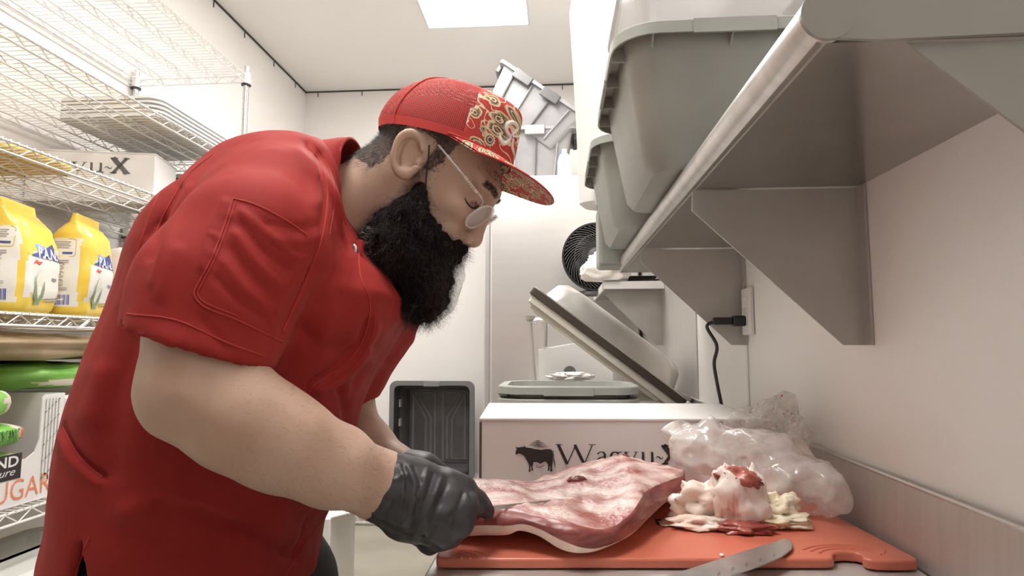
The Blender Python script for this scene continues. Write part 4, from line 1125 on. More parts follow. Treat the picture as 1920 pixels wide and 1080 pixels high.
# ---- torso outline, row by row: (row, left edge, right edge, half depth)
ROWS = [(1130, 95, 596, 0.195), (1080, 80, 592, .198), (1050, 71, 594, .20), (1000, 82, 603, .205), (950, 95, 622, .21), (900, 99, 641, .213), (850, 106, 655, .215), (800, 118, 666, .216),
        (760, 131, 676, .216), (700, 155, 700, .216), (650, 178, 728, .216), (600, 203, 758, .216), (560, 218, 765, .216), (520, 231, 742, .208), (480, 244, 706, .20), (440, 268, 682, .19),
        (400, 298, 664, .178), (360, 338, 652, .16), (330, 362, 645, .144), (300, 392, 640, .122), (282, 412, 636, .105), (268, 430, 632, .085), (258, 444, 626, .06), (252, 475, 615, .035)]
def solve(row, pl, pr, b, cy=.90):
    mL, mR = [at(p, row, Y=1.0)[0] for p in (pl, pr)]
    lo, hi = .005, .6
    for _ in range(50):
        a = (lo + hi) / 2
        cx = mL * cy + math.sqrt(a * a + mL * mL * b * b)
        if cx - mR * cy < -math.sqrt(a * a + mR * mR * b * b): lo = a
        else: hi = a
    return at((pl + pr) / 2, row, Y=cy)[2], cx, max(a, .01), b
TOR = np.array([solve(*r) for r in ROWS])      # z rising
TOR[:, 0] -= .016 * np.clip((TOR[:, 0] - 1.36) / .08, 0, 1)
def torso(g, shrink=0.0, ztop=None):
    z = g.Z[0, 0, :]
    cx, a, b = (np.interp(z, TOR[:, 0], TOR[:, k]).astype(np.float32)[None, None, :] for k in (1, 2, 3))
    a = a - shrink; b = np.maximum(b - shrink, .01); a = np.maximum(a, .01)
    e = 2.25
    k0 = (np.abs((g.X - cx) / a) ** e + np.abs((g.Y - .90) / b) ** e) ** (1 / e)
    d = (k0 - 1) * np.minimum(a, b)
    return np.maximum(d, g.Z - (TOR[-1, 0] - shrink))

HEM = .845
g = Grid((-.86, .50, .83), (-.10, 1.24, 1.52), .0048)
g.add(torso(g))
# near shoulder and sleeve
sl = [W(524, 388, .77), W(478, 455, .71), W(410, 550, .675), W(370, 668, .650)]
g.add(g.cone(W(545, 345, .83), sl[0], .060, .074), .06)
hem_p = W(360, 650, .655); hem_n = np.array([-.28, -.10, -.955])
s1 = smin(smin(g.cone(sl[0], sl[1], .074, .081), g.cone(sl[1], sl[2], .081, .083), .03), g.cone(sl[2], sl[3], .083, .083), .03)
s1 = np.maximum(s1, g.plane(hem_p, hem_n))
g.add(s1, .022)
# the opening of the sleeve
up_in = W(385, 590, .66)
g.cut(np.maximum(g.cone(up_in, W(356, 700, .648), .070, .077), -g.plane(up_in, hem_n)), .004)
# far sleeve
f1 = g.cone(W(700, 500, 1.06), W(690, 590, 1.08), .085, .088)
f2 = g.cone(W(690, 590, 1.08), W(655, 745, 1.085), .086, .048)
f2 = np.maximum(smin(f1, f2, .03), g.plane(W(690, 748, 1.08), (0.1, 0, -1)))
g.add(f2, .03)
# hem and side slit
g.cut(g.Z - HEM)
a_, b_, c_ = W(166, 1004, .703), W(134, 1100, .703), W(178, 1100, .703)
zz = np.clip((a_[2] - g.Z) / (a_[2] - b_[2]), 0, 3)
xl, xr = a_[0] + (b_[0] - a_[0]) * zz, a_[0] + (c_[0] - a_[0]) * zz
g.cut(np.maximum.reduce([np.broadcast_to(q, g.n) for q in (xl - g.X, g.X - xr, g.Z - a_[2], g.Y - .95)]), .003)
# hollow out the lower part so that the trousers show through the slit
g.cut(np.maximum(torso(g, .010), g.Z - (HEM + .10)))
V, Q = g.mesh(2)
creases = [
 ([(335, 350), (306, 410), (280, 480)], 9, -.004), ([(352, 352), (318, 430), (285, 530)], 10, .003),
 ([(575, 268), (603, 310), (612, 370), (600, 450), (572, 520), (545, 580), (528, 620)], 7, -.004), ([(560, 280), (588, 330), (596, 380)], 12, .004),
 ([(452, 398), (500, 440), (545, 480), (580, 490)], 7, .0022), ([(450, 420), (490, 470), (535, 505)], 7, -.0024), ([(440, 440), (480, 495), (520, 535)], 7, .0024), ([(430, 465), (470, 520), (510, 560)], 7, -.0022),
 ([(418, 490), (455, 540), (500, 580)], 7, .0020), ([(405, 520), (440, 560), (490, 598)], 7, -.0020), ([(500, 420), (560, 430), (595, 420)], 8, -.0022), ([(520, 450), (570, 455), (598, 445)], 7, .0022),
 ([(560, 500), (520, 560), (510, 600)], 8, .0018), ([(400, 440), (412, 446)], 5, .0015), ([(392, 470), (404, 476)], 5, .0015), ([(428, 402), (440, 408)], 5, .0015),
 ([(420, 380), (395, 430), (378, 500)], 8, .003), ([(330, 470), (300, 550)], 14, .003), ([(380, 600), (420, 650)], 12, -.002),
 ([(600, 290), (630, 380), (650, 470)], 10, -.004), ([(620, 280), (648, 380), (664, 450)], 9, .004), ([(585, 290), (600, 330)], 9, .003),
 ([(640, 480), (610, 560), (600, 640)], 26, .004), ([(690, 600), (672, 650), (635, 690), (585, 722), (572, 765)], 7, -.005), ([(705, 610), (690, 660), (650, 705), (600, 735)], 9, .005),
 ([(560, 610), (600, 650), (650, 655)], 18, -.004), ([(118, 800), (140, 842), (165, 872), (192, 894)], 7, -.006), ([(110, 815), (135, 862), (180, 905)], 9, .004),
 ([(300, 950), (380, 965), (470, 1000), (560, 1050)], 16, -.007), ([(240, 960), (330, 940), (420, 955)], 26, .006), ([(520, 940), (580, 990)], 20, -.004),
 ([(190, 700), (175, 780)], 26, .004), ([(250, 640), (215, 760), (210, 880)], 30, -.004), ([(560, 780), (520, 880), (530, 960)], 24, .004), ([(620, 930), (590, 960), (556, 1040)], 6, -.004),
 ([(590, 760), (600, 800), (640, 830)], 10, -.004), ([(640, 735), (652, 780), (650, 830)], 9, -.006), ([(700, 650), (735, 690)], 12, -.004), ([(745, 600), (775, 640)], 12, .004), ([(690, 690), (668, 720)], 9, -.006),
 ([(310, 410), (290, 420), (275, 440)], 6, -.003)]
V = sculpt(V, Q, [(p, w * .9, a * 1.15) for p, w, a in creases])
N = vnormals(V, Q)
V = V + N * (fbm(V * np.array([11, 11, 7]) + 4, 3) * .0026 + fbm(V * np.array([34, 34, 15]) + 2, 2) * .0012)[:, None]
M['shirt_obj'] = None
shirt = obj('shirt', (V, Q), M['shirt'], man, smooth='all')
SB = BVHTree.FromPolygons([Vector(p) for p in V], [tuple(map(int, q)) for q in Q])
def seam(pts, r=.0011, name='seam', m='shirt_seam', lift=.0002, parent=shirt):
    q = drape(SB, [tuple(p) for p in spline(pts, 10)], lift)
    # keep one continuous run
    run = [q[0]]
    for p in q[1:]:
        if np.linalg.norm(p - run[-1]) < .05: run.append(p)
    if len(run) > 2: return obj(name, MB().tube(run, r, 5), M[m], parent, smooth=True)
seam([(437, 372), (418, 430), (396, 485), (372, 530), (364, 552), (385, 576), (440, 598), (500, 626), (530, 640)])
seam([(443, 376), (424, 432), (402, 487), (378, 532), (371, 552), (389, 570), (444, 592)], .0008)
seam([(437, 372), (480, 384), (535, 412), (575, 440)])
seam([(238, 588), (330, 600), (420, 640), (497, 668)], .0009)
seam([(577, 272), (604, 312), (614, 370), (602, 450), (574, 522), (548, 582), (530, 620)])
seam([(590, 270), (616, 312), (628, 370), (618, 440)], .0008)
seam([(398, 290), (352, 330), (312, 395), (285, 455)], .0012)
seam([(118, 800), (140, 842), (165, 872), (192, 894)], .0012)
seam([(672, 470), (676, 520), (692, 560), (690, 605), (672, 652), (636, 692), (588, 722), (572, 765), (580, 800)], .0012)
seam([(700, 560), (702, 610), (684, 660), (648, 704), (600, 732)], .0010)
seam([(168, 1008), (158, 1030), (147, 1060), (140, 1084)], .0012)
seam([(585, 930), (572, 985), (552, 1040)], .0010)
seam([(640, 905), (610, 965), (560, 1040), (535, 1078)], .0010)
seam([(300, 360), (283, 395), (272, 430), (250, 500), (228, 570), (205, 640), (178, 700), (150, 760)], .0014)

# ---- collar band
def ring3(c, Y, hl, tilt, hd, n=40):
    c0 = W(c[0], c[1], Y); k = Y / FPX
    d = np.array([tilt[0], 0, -tilt[1]], float); d /= np.linalg.norm(d)
    return [c0 + d * (hl * k * math.cos(2 * math.pi * i / n)) + np.array([0, hd * math.sin(2 * math.pi * i / n), 0]) for i in range(n)]
col = MB().loft([ring3((614, 404), .93, 128, (34, 249), .172), ring3((634, 398), .93, 131, (30, 249), .135), ring3((655, 389), .93, 130, (26, 249), .105), ring3((674, 382), .93, 126, (22, 249), .088)], False, False)
cv = np.array(col.v); cv += (fbm(cv * 30, 2) * .002)[:, None] * np.array([1, 0, .4]); col.v = [tuple(p) for p in cv]
collar = obj('collar', col, M['shirt'], shirt, smooth='all', solid=.005)
for cc, tt, hd in (((672, 383), (22, 249), .0905), ((622, 401), (32, 249), .160)):
    obj('seam', MB().tube([p for p in ring3(cc, .93, 129, tt, hd + .0005, 60)][0:58], .001, 5), M['shirt_seam'], shirt, smooth=True)
# ---- zip pull and placket edge
zp = W(668, 466, .838)
pl_ = [W(676, 452, .842), W(672, 480, .836), W(676, 520, .832), W(690, 565, .836), W(692, 605, .845)]
obj('placket', MB().tube(spline(pl_, 8), .006, 8), M['shirt'], shirt, smooth=True)
zb = W(664, 468, .828)
obj('zip_slider', MB().sphere(zb, (.005, .003, .008), 12, 8), M['zip'], shirt, smooth='all')
zt_ = [W(664, 474, .824), W(660, 484, .822), W(663, 500, .822), W(668, 500, .822), W(668, 484, .823), W(665, 474, .824)]
obj('zip_pull', MB().tube(spline(zt_, 4), .0016, 6), M['zip'], shirt, smooth=True)

# ---- trousers and shoes
g = Grid((-.90, .60, .06), (-.2, 1.2, 1.0), .012)
g.add(np.maximum(torso(g, .022), np.maximum(g.Z - .945, .80 - g.Z)))
for (hx, hy), (kx, ky), (ax_, ay) in (((-.56, .815), (-.50, .80), (-.58, .80)), ((-.455, 1.0), (-.41, 1.0), (-.50, 1.0))):
    g.add(g.cone((hx, hy, .80), (kx, ky, .50), .098, .080), .05); g.add(g.cone((kx, ky, .50), (ax_, ay, .10), .085, .062), .03)
V, Q = g.mesh(2)
obj('trousers', (V, Q), M['trouser'], man, smooth='all')
for ax_, ay in ((-.58, .80), (-.50, 1.0)):
    g = Grid((ax_ - .12, ay - .08, .0), (ax_ + .24, ay + .08, .16), .006)
    g.add(g.cone((ax_ - .05, ay, .042), (ax_ + .15, ay, .034), .042, .036)); g.add(g.cone((ax_, ay, .05), (ax_, ay, .12), .05, .045), .03)
    g.cut(g.Z - .004)
    obj('shoe', g.mesh(2), M['black'], man, smooth='all')

# ---- head, in its own axes: forward, sideways, up from between the ears
PH = math.radians(38)
HO = W(795, 329, .95)
HM = np.array([[math.cos(PH), 0, math.sin(PH)], [0, 1, 0], [-math.sin(PH), 0, math.cos(PH)]])
def H(p): return HO + np.asarray(p, float) @ HM.T
def Hi(p): return (np.asarray(p, float) - HO) @ HM
g = Grid((-.135, -.112, -.215), (.160, .112, .150), .0024)
A = np.abs(g.Y)
class Mir:      # mirrored evaluation across the middle of the face
    pass
def mell(c, r):
    x, y, z = g.X - c[0], A - c[1], g.Z - c[2]
    k0 = np.sqrt((x / r[0]) ** 2 + (y / r[1]) ** 2 + (z / r[2]) ** 2); k1 = np.sqrt((x / r[0] ** 2) ** 2 + (y / r[1] ** 2) ** 2 + (z / r[2] ** 2) ** 2) + 1e-6
    return k0 * (k0 - 1) / k1
def mcone(a, b, r1, r2):
    a = np.array(a, float); b = np.array(b, float); d = b - a; L = d @ d
    t = np.clip(((g.X - a[0]) * d[0] + (A - a[1]) * d[1] + (g.Z - a[2]) * d[2]) / L, 0, 1)
    return np.sqrt((g.X - a[0] - t * d[0]) ** 2 + (A - a[1] - t * d[1]) ** 2 + (g.Z - a[2] - t * d[2]) ** 2) - (r1 + t * (r2 - r1))
g.add(g.ell((.0, 0, .045), (.100, .077, .085)))
g.add(g.ell((.045, 0, -.015), (.064, .064, .088)), .03)
g.add(g.ell((.040, 0, -.075), (.056, .056, .040)), .03)
g.add(g.ell((.082, 0, .045), (.034, .056, .026)), .02)
g.add(mell((.082, .042, -.012), (.026, .020, .020)), .015)
g.add(mell((.088, .024, -.055), (.026, .022, .022)), .02)
g.add(mcone((.103, .016, .043), (.095, .052, .040), .010, .008), .012)
g.cut(mell((.113, .033, .016), (.018, .019, .015)), .012)
g.add(mell((.0935, .033, .017), (.0155, .0155, .0150)), .003)
g.add(mcone((.098, .020, .012), (.094, .046, .013), .0055, .0055), .003)
g.add(g.cone((.108, 0, .036), (.126, 0, -.026), .0095, .0125), .012)
g.add(g.ell((.127, 0, -.034), (.0145, .0135, .0125)), .008)
g.add(mell((.119, .0150, -.0405), (.0125, .0065, .0088)), .0035)
g.cut(mell((.124, .0075, -.0495), (.0065, .0042, .0045)), .003)
g.add(g.ell((.100, 0, -.055), (.020, .030, .022)), .010)
g.add(mell((.106, .0, -.070), (.011, .023, .0065)), .005)
g.add(mell((.104, .0, -.084), (.011, .020, .0075)), .004)
g.add(g.ell((.085, 0, -.108), (.026, .026, .022)), .015)
g.add(g.cone((-.036, 0, -.045), (-.080, 0, -.20), .066, .075), .03)
# ears
ca, sa = math.cos(math.radians(20)), math.sin(math.radians(20))
ex_, ez_ = g.X + .010, g.Z - .004
p_, q2 = ex_ * ca + ez_ * sa, -ex_ * sa + ez_ * ca
wo = (A - .0795) + .42 * p_
e1 = np.sqrt((p_ / (.0185 + .10 * (q2 + .0) * (q2 > 0))) ** 2 + (q2 / .031) ** 2)
do = (e1 - 1) * .0195
hel = np.sqrt(do ** 2 + (wo - .004) ** 2) - .0046
hel = np.where((p_ > .010) & (np.abs(q2) < .012), hel + .004, hel)
plate = np.maximum(np.abs(wo + .0045) - .0030, do)
e2 = np.sqrt(((p_ - .003) / .0105) ** 2 + ((q2 - .001) / .0205) ** 2)
anti = np.sqrt(((e2 - 1) * .0125) ** 2 + (wo + .0005) ** 2) - .0030
anti = np.where(p_ > .006, anti + .006, anti)
lobe = np.sqrt(((p_ - .004) / 1.0) ** 2 + ((q2 + .029)) ** 2 + (wo * 1.3) ** 2) - .0085
ear = smin(smin(smin(hel, plate, .003), anti, .003), lobe, .006)
trg = np.sqrt((p_ - .0165) ** 2 + ((q2 + .005) * .8) ** 2 + (wo + .002) ** 2) - .0058
ear = smin(ear, trg, .003)
g.cut(np.sqrt((p_ - .0075) ** 2 + ((q2 + .003) * .62) ** 2 + ((wo - .001) * .75) ** 2) - .0082, .003)
g.add(ear, .004)
hv, hq = g.mesh(1)
HVL = hv.copy()
head_v = H(hv)

# ---- arms (one surface each side, from shoulder to the hand inside the glove)
def arm(pts, box, h=.0045, k=.025):
    c = np.array([W(*p[:3]) for p in pts]); r = np.array([px2m(p[3], p[2]) for p in pts])
    g = Grid(c.min(0) - r.max() - .02, c.max(0) + r.max() + .02, h)
    for i in range(len(c) - 1): g.add(g.cone(c[i], c[i + 1], r[i], r[i + 1]), k)
    return g
g = arm([(505, 450, .74, 70), (430, 550, .682, 82), (382, 640, .648, 94), (364, 722, .630, 84), (362, 732, .628, 82), (446, 780, .645, 94), (530, 828, .668, 86), (625, 872, .712, 70), (700, 904, .762, 55), (740, 922, .778, 52), (800, 940, .79, 48)], None)
g.add(g.ell(W(332, 756, .635), (.021, .026, .026)), .03)
av, aq = g.mesh(2)
N = vnormals(av, aq); av = av + N * (fbm(av * 28, 2) * .0012)[:, None]
g = arm([(690, 560, 1.07, 50), (660, 700, 1.09, 44), (648, 768, 1.09, 47), (690, 838, 1.05, 45), (742, 880, 1.02, 38), (800, 900, 1.0, 32)], None)
av2, aq2 = g.mesh(2)
BV, BQ = [], []
off = 0
for v, q in ((head_v, hq), (av, aq), (av2, aq2)):
    BV.append(v); BQ.append(q + off); off += len(v)
# shoulders and chest under the shirt tie the pieces together
g = Grid((-.62, .62, 1.05), (-.25, 1.2, 1.48), .012)
g.add(g.cone(W(505, 450, .74), W(650, 560, 1.02), .05, .05)); g.add(g.cone(W(560, 430, .9), H((-.066, 0, -.19)), .06, .060), .02); g.add(g.cone(W(540, 430, .9), W(470, 700, .9), .07, .13), .03)
v, q = g.mesh(2); BV.append(v); BQ.append(q + off)
body = obj('body', (np.concatenate(BV), np.concatenate(BQ)), M['skin'], man, smooth='all')
HB = BVHTree.FromPolygons([Vector(p) for p in head_v], [tuple(map(int, q)) for q in hq])
AB = BVHTree.FromPolygons([Vector(p) for p in av], [tuple(map(int, q)) for q in aq])

# ---- hair strands
rs = np.random.RandomState(11)
def strands(name, roots, dirs, length, rad, m, curl=.3, seg=5, parent=None, droop=0.0, sides=3):
    n = len(roots); t = np.linspace(0, 1, seg)
    Lh = length[0] + (length[1] - length[0]) * rs.rand(n)
    side = np.cross(dirs, np.array([.3, .5, .8])); side /= np.linalg.norm(side, axis=1)[:, None] + 1e-9
    s2 = np.cross(dirs, side)
    ph = rs.rand(n) * 6.28; fr = 3 + 5 * rs.rand(n)
    vs = np.zeros((n, seg, sides, 3))
    for j in range(seg):
        c = roots + dirs * (Lh * t[j])[:, None]
        w = curl * Lh * t[j] * .35
        c = c + side * (w * (np.cos(ph + fr * t[j]) - np.cos(ph)))[:, None] + s2 * (w * (np.sin(ph + fr * t[j]) - np.sin(ph)))[:, None]
        c[:, 2] -= droop * Lh * t[j] ** 2
        rr_ = rad * (1 - .85 * t[j])
        for k in range(sides):
            a = 2 * math.pi * k / sides
            vs[:, j, k] = c + (side * math.cos(a) + s2 * math.sin(a)) * rr_
    v = vs.reshape(-1, 3)
    f = []
    base = (np.arange(n) * seg * sides)[:, None]
    for j in range(seg - 1):
        for k in range(sides):
            k2 = (k + 1) % sides
            f.append(base + np.array([j * sides + k, j * sides + k2, (j + 1) * sides + k2, (j + 1) * sides + k]))
    f = np.concatenate(f)
    me = bpy.data.meshes.new(name); me.from_pydata(v.tolist(), [], f.tolist()); me.materials.append(m)
    me.polygons.foreach_set('use_smooth', [True] * len(me.polygons))
    o = bpy.data.objects.new(name, me); COL.objects.link(o); WM[o] = Matrix()
    if parent is not None: o.parent = parent; o.matrix_parent_inverse = WM[parent].inverted()
    o['kind'] = 'stuff'
    return o
def pick(V, N, w, n):
    w = np.clip(w, 0, None); i = rs.choice(len(V), n, p=w / w.sum()); return V[i] + rs.normal(0, .0012, (n, 3)), N[i]
hn = vnormals(head_v, hq)
f_, s_, u_ = HVL[:, 0], HVL[:, 1], HVL[:, 2]
ear_zone = (np.abs(s_) > .069) & (f_ > -.040) & (f_ < .014) & (np.abs(u_) < .04)
hairw = ((f_ < -.040) & (u_ > -.052 + .2 * np.clip(-.06 - f_, 0, 1))) * 1.0
hairw = np.maximum(hairw, ((u_ > .050) & (f_ < .03)) * 1.0)
hairw = np.maximum(hairw, ((f_ > .012) & (f_ < .047) & (u_ > .0) & (np.abs(s_) > .05)) * .8)
hairw = np.maximum(hairw, ((f_ <= .012) & (u_ > .03)) * 1.0)
def sm(x, a, b): return np.clip((x - a) / (b - a), 0, 1)
hairw = np.maximum(sm(-f_, .030, .055) * sm(u_, -.062, -.030), sm(u_, .035, .055) * sm(-f_, -.03, -.01))
hairw = np.maximum(hairw, sm(f_, .008, .016) * sm(-f_, -.046 , -.026) * sm(u_ - .35 * (f_ - .02), -.025, .022) * (np.abs(s_) > .05))
hairw[ear_zone] = 0
keep = (((u_ > .048) & (f_ < .02) | (u_ > .088)) & ~ear_zone)[hq].all(1)
used = np.unique(hq[keep]); rm = np.full(len(head_v), -1); rm[used] = np.arange(len(used))
hk = (hairw[hq].min(1) > 0) & ~keep & (vnoise(head_v[hq[:, 0]] * 200) * .16 + hairw[hq].mean(1) > .5)
hair = obj('hair', ((head_v + hn * .0016)[used], rm[hq[keep]]), M['fade'], man, smooth='all')
used = np.unique(hq[hk]); rm = np.full(len(head_v), -1); rm[used] = np.arange(len(used))
M['fade_film'] = film('cropped_hair_fade', (.06, .045, .038), .45, .8, .3, 260)
obj('cropped_hair', ((head_v + hn * .0006)[used], rm[hq[hk]]), M['fade_film'], hair, smooth='all')
R_, D_ = pick(head_v, hn, hairw * (u_ < .06), 9000)
down = HM @ np.array([-.25, 0, -.9])
D_ = D_ * .55 + down * .7 + rs.normal(0, .18, D_.shape); D_ /= np.linalg.norm(D_, axis=1)[:, None]
strands('hair_strand', R_, D_, (.004, .009), .00017, M['hair'], .2, 4, hair)

# ---- beard
g = Grid(HO + np.array([-.125, -.115, -.30]), HO + np.array([.085, .115, .03]), .0035)
for sy in (-1, 1):
    Y0 = .95 + sy * .058
    sc = Y0 / .95
    def B(x, y, Y=None):      # measured on the middle plane, moved to the side
        p = W(x, y, .95); p[1] = Y if Y is not None else Y0; return p
    g.add(g.cone(B(808, 372), B(786, 425), .013, .032), .02)
    g.add(g.cone(B(786, 425), B(770, 468), .032, .045), .03)
    g.add(g.cone(B(845, 470, .95 + sy * .027), B(864, 465, .95 + sy * .008), .0125, .0105), .008)
    g.add(g.cone(B(815, 452, .95 + sy * .045), B(845, 470, .95 + sy * .027), .017, .0125), .012)
g.add(g.cone(W(772, 470, .95), W(785, 548, .95), .068, .050), .03)
g.add(g.cone(W(785, 548, .95), W(788, 566, .95), .044, .022), .02)
g.add(g.ell(W(800, 522, .95), (.028, .042, .042)), .02)
g.add(g.ell(W(745, 450, .945), (.045, .066, .055)), .03)
g.cut(g.ell(H((.118, 0, -.078)), (.020, .022, .009)), .004)
V, Q = g.mesh(1)
N = vnormals(V, Q)
V = V + N * (fbm(V * 55, 3) * .0055 + fbm(V * 160, 2) * .002 - .002)[:, None]
M['hair_base'] = mat('dark_beard_mass', (.010, .007, .007), .95, 0.0, Specular_IOR_Level=.05)
beard = obj('beard', (V, Q), M['hair_base'], man, smooth='all')
N = vnormals(V, Q)
top = np.clip((V[:, 2] - W(800, 480, .95)[2]) / .10, 0, 1)
R_, D_ = pick(V, N, 1.0 + 0 * top, 12000)
fl = np.array([.05, 0, -.85])
D_ = D_ * .55 + fl * 1.1 + rs.normal(0, .24, D_.shape); D_ /= np.linalg.norm(D_, axis=1)[:, None]
strands('beard_strand', R_, D_, (.010, .026), .00021, M['hair'], .9, 6, beard)
M['grey_hair'] = mat('grey_hair', (.30, .28, .27), .4)
R_, D_ = pick(V, N, (V[:, 0] < HO[0] - .055) * (V[:, 2] > HO[2] - .15) * 1.0 + .03, 420)
D_ = D_ * .8 + fl * .6 + rs.normal(0, .35, D_.shape); D_ /= np.linalg.norm(D_, axis=1)[:, None]
strands('grey_strand', R_, D_, (.012, .028), .00028, M['grey_hair'], 1.0, 6, beard)
# stubble running from the sideburn down the cheek
cw = ((np.abs(s_) > .045) & (f_ > .005) & (f_ < .052) & (u_ < .01) & (u_ > -.09)) * np.clip(1 - (f_ - .015) / .022, 0, 1) + ((f_ > .07) & (u_ < -.052) & (u_ > -.10)) * .8
cw[ear_zone] = 0
R_, D_ = pick(head_v, hn, cw, 4500)
D_ = D_ * .5 + (HM @ np.array([-.1, 0, -.8])) + rs.normal(0, .3, D_.shape); D_ /= np.linalg.norm(D_, axis=1)[:, None]
strands('stubble', R_, D_, (.003, .008), .00013, M['hair'], .4, 4, beard)
# brows
bw_ = ((np.abs(np.abs(s_) - .034) < .023) & (np.abs(u_ - .043 + .12 * np.abs(np.abs(s_) - .034)) < .0042) & (f_ > .075)) * 1.0
R_, D_ = pick(head_v, hn, bw_, 1300)
D_ = D_ * .35 + np.sign(R_[:, 1:2] - HO[1]) * np.array([[0, .8, 0]]) + (HM @ np.array([-.2, 0, .15])) + rs.normal(0, .15, D_.shape); D_ /= np.linalg.norm(D_, axis=1)[:, None]
strands('eyebrow', R_, D_, (.005, .010), .0002, M['hair'], .2, 4, man)
# lashes along the lowered lids
lid = drape(HB, [tuple(p) for p in spline([(871, 371), (876, 381), (884, 389), (894, 391)], 6)], .0003)
if len(lid) > 3: obj('lash_line', MB().tube(lid, [.0006 + .0009 * math.sin(math.pi * i / (len(lid) - 1)) for i in range(len(lid))], 6), M['hair'], man, smooth=True)
ew = ((np.abs(np.abs(s_) - .033) < .014) & (np.abs(u_ - .010) < .0022) & (f_ > .09)) * 1.0
R_, D_ = pick(head_v, hn, ew + 1e-9 * (f_ > .09), 90)
D_ = D_ * .8 + (HM @ np.array([.3, 0, -.5])) + rs.normal(0, .1, D_.shape); D_ /= np.linalg.norm(D_, axis=1)[:, None]
strands('eyelashes', R_, D_, (.004, .007), .0003, M['hair'], .2, 4, man)
# forelock at the temple under the cap brim
R_, D_ = pick(head_v, hn, ((f_ > .075) & (u_ > .055) & (u_ < .072)) * 1.0 + 1e-9, 300)
D_ = D_ * .5 + (HM @ np.array([.1, 0, -.7])) + rs.normal(0, .25, D_.shape); D_ /= np.linalg.norm(D_, axis=1)[:, None]
strands('hair_strand', R_, D_, (.006, .012), .0002, M['hair'], .5, 5, hair)
# lips
lw = (f_ > .096) & (np.abs(s_) < .022) & (u_ < -.064) & (u_ > -.092)
kq = lw[hq].all(1)
if kq.any():
    used = np.unique(hq[kq]); rm = np.full(len(head_v), -1); rm[used] = np.arange(len(used))
    obj('lips', ((head_v + hn * .0005)[used], rm[hq[kq]]), mat('lip_skin', (.42, .17, .14), .4), man, smooth='all')
# arm hair
an = vnormals(av, aq); apx, apy = project(av)
aw = ((apx > 430) & (apx < 730)) * 1.0
R_, D_ = pick(av, an, aw, 2200)
D_ = D_ * .6 + np.array([.6, 0, -.35]) + rs.normal(0, .3, D_.shape); D_ /= np.linalg.norm(D_, axis=1)[:, None]
strands('arm_hair', R_, D_, (.004, .010), .00007, M['hair'], .4, 4, man)

# ---- beard net
M['net'] = film('beard_net', (.05, .045, .045), .80, .8, .06, 220)
g = Grid(HO + np.array([-.06, -.10, -.27]), HO + np.array([.09, .10, -.06]), .005)
g.add(g.cone(W(800, 470, .95), W(800, 540, .95), .052, .052)); g.add(g.ell(W(822, 520, .95), (.036, .05, .055)), .02)
V, Q = g.mesh(2); N = vnormals(V, Q); V = V + N * (fbm(V * 40, 3) * .005)[:, None]
kq = (V[Q].mean(1)[:, 0] > W(795, 500, .95)[0]) | (V[Q].mean(1)[:, 2] < W(800, 560, .95)[2])
net = obj('beard_net', (V, Q[kq]), M['net'], man, smooth='all')
el = drape(HB, [tuple(p) for p in spline([(805, 272), (803, 300), (799, 335), (797, 372)], 8)], .0008)
if len(el) > 3: obj('elastic', MB().tube(el, .0012, 6), M['black'], net, smooth=True)
# ------------------------------------------------------------------ cap
M['mesh_cloth'] = mat('red_cap_mesh', (.42, .035, .027), .75)
def grid_holes(m, sc, hole, soft=.08):
    """fine woven grid: rows of small dark openings"""
    tc = node(m, 'ShaderNodeTexCoord'); mp = node(m, 'ShaderNodeMapping'); mp.inputs['Scale'].default_value = (sc, sc, sc)
    link(m, tc.outputs['UV'], mp.inputs[0])
    sx = node(m, 'ShaderNodeSeparateXYZ'); link(m, mp.outputs[0], sx.inputs[0])
    outs = []
    for k in (0, 1):
        a = node(m, 'ShaderNodeMath', operation='SINE'); link(m, sx.outputs[k], a.inputs[0])
        b = node(m, 'ShaderNodeMath', operation='MULTIPLY_ADD'); b.inputs[1].default_value = .5; b.inputs[2].default_value = .5; link(m, a.outputs[0], b.inputs[0]); outs.append(b)
    mu = node(m, 'ShaderNodeMath', operation='MULTIPLY'); link(m, outs[0].outputs[0], mu.inputs[0]); link(m, outs[1].outputs[0], mu.inputs[1])
    mr = node(m, 'ShaderNodeMapRange'); mr.inputs[1].default_value = hole; mr.inputs[2].default_value = hole + soft; mr.inputs[3].default_value = 0; mr.inputs[4].default_value = .7
    link(m, mu.outputs[0], mr.inputs[0])
    tr = node(m, 'ShaderNodeBsdfTransparent'); mx = node(m, 'ShaderNodeMixShader')
    link(m, mr.outputs[0], mx.inputs[0]); link(m, bsdf(m).outputs[0], mx.inputs[1]); link(m, tr.outputs[0], mx.inputs[2])
    link(m, mx.outputs[0], m.node_tree.nodes['Material Output'].inputs[0])
grid_holes(M['mesh_cloth'], 1.0, .25, .15)
M['cap_red'] = mat('red_cap_cloth', (.50, .035, .028), .7)
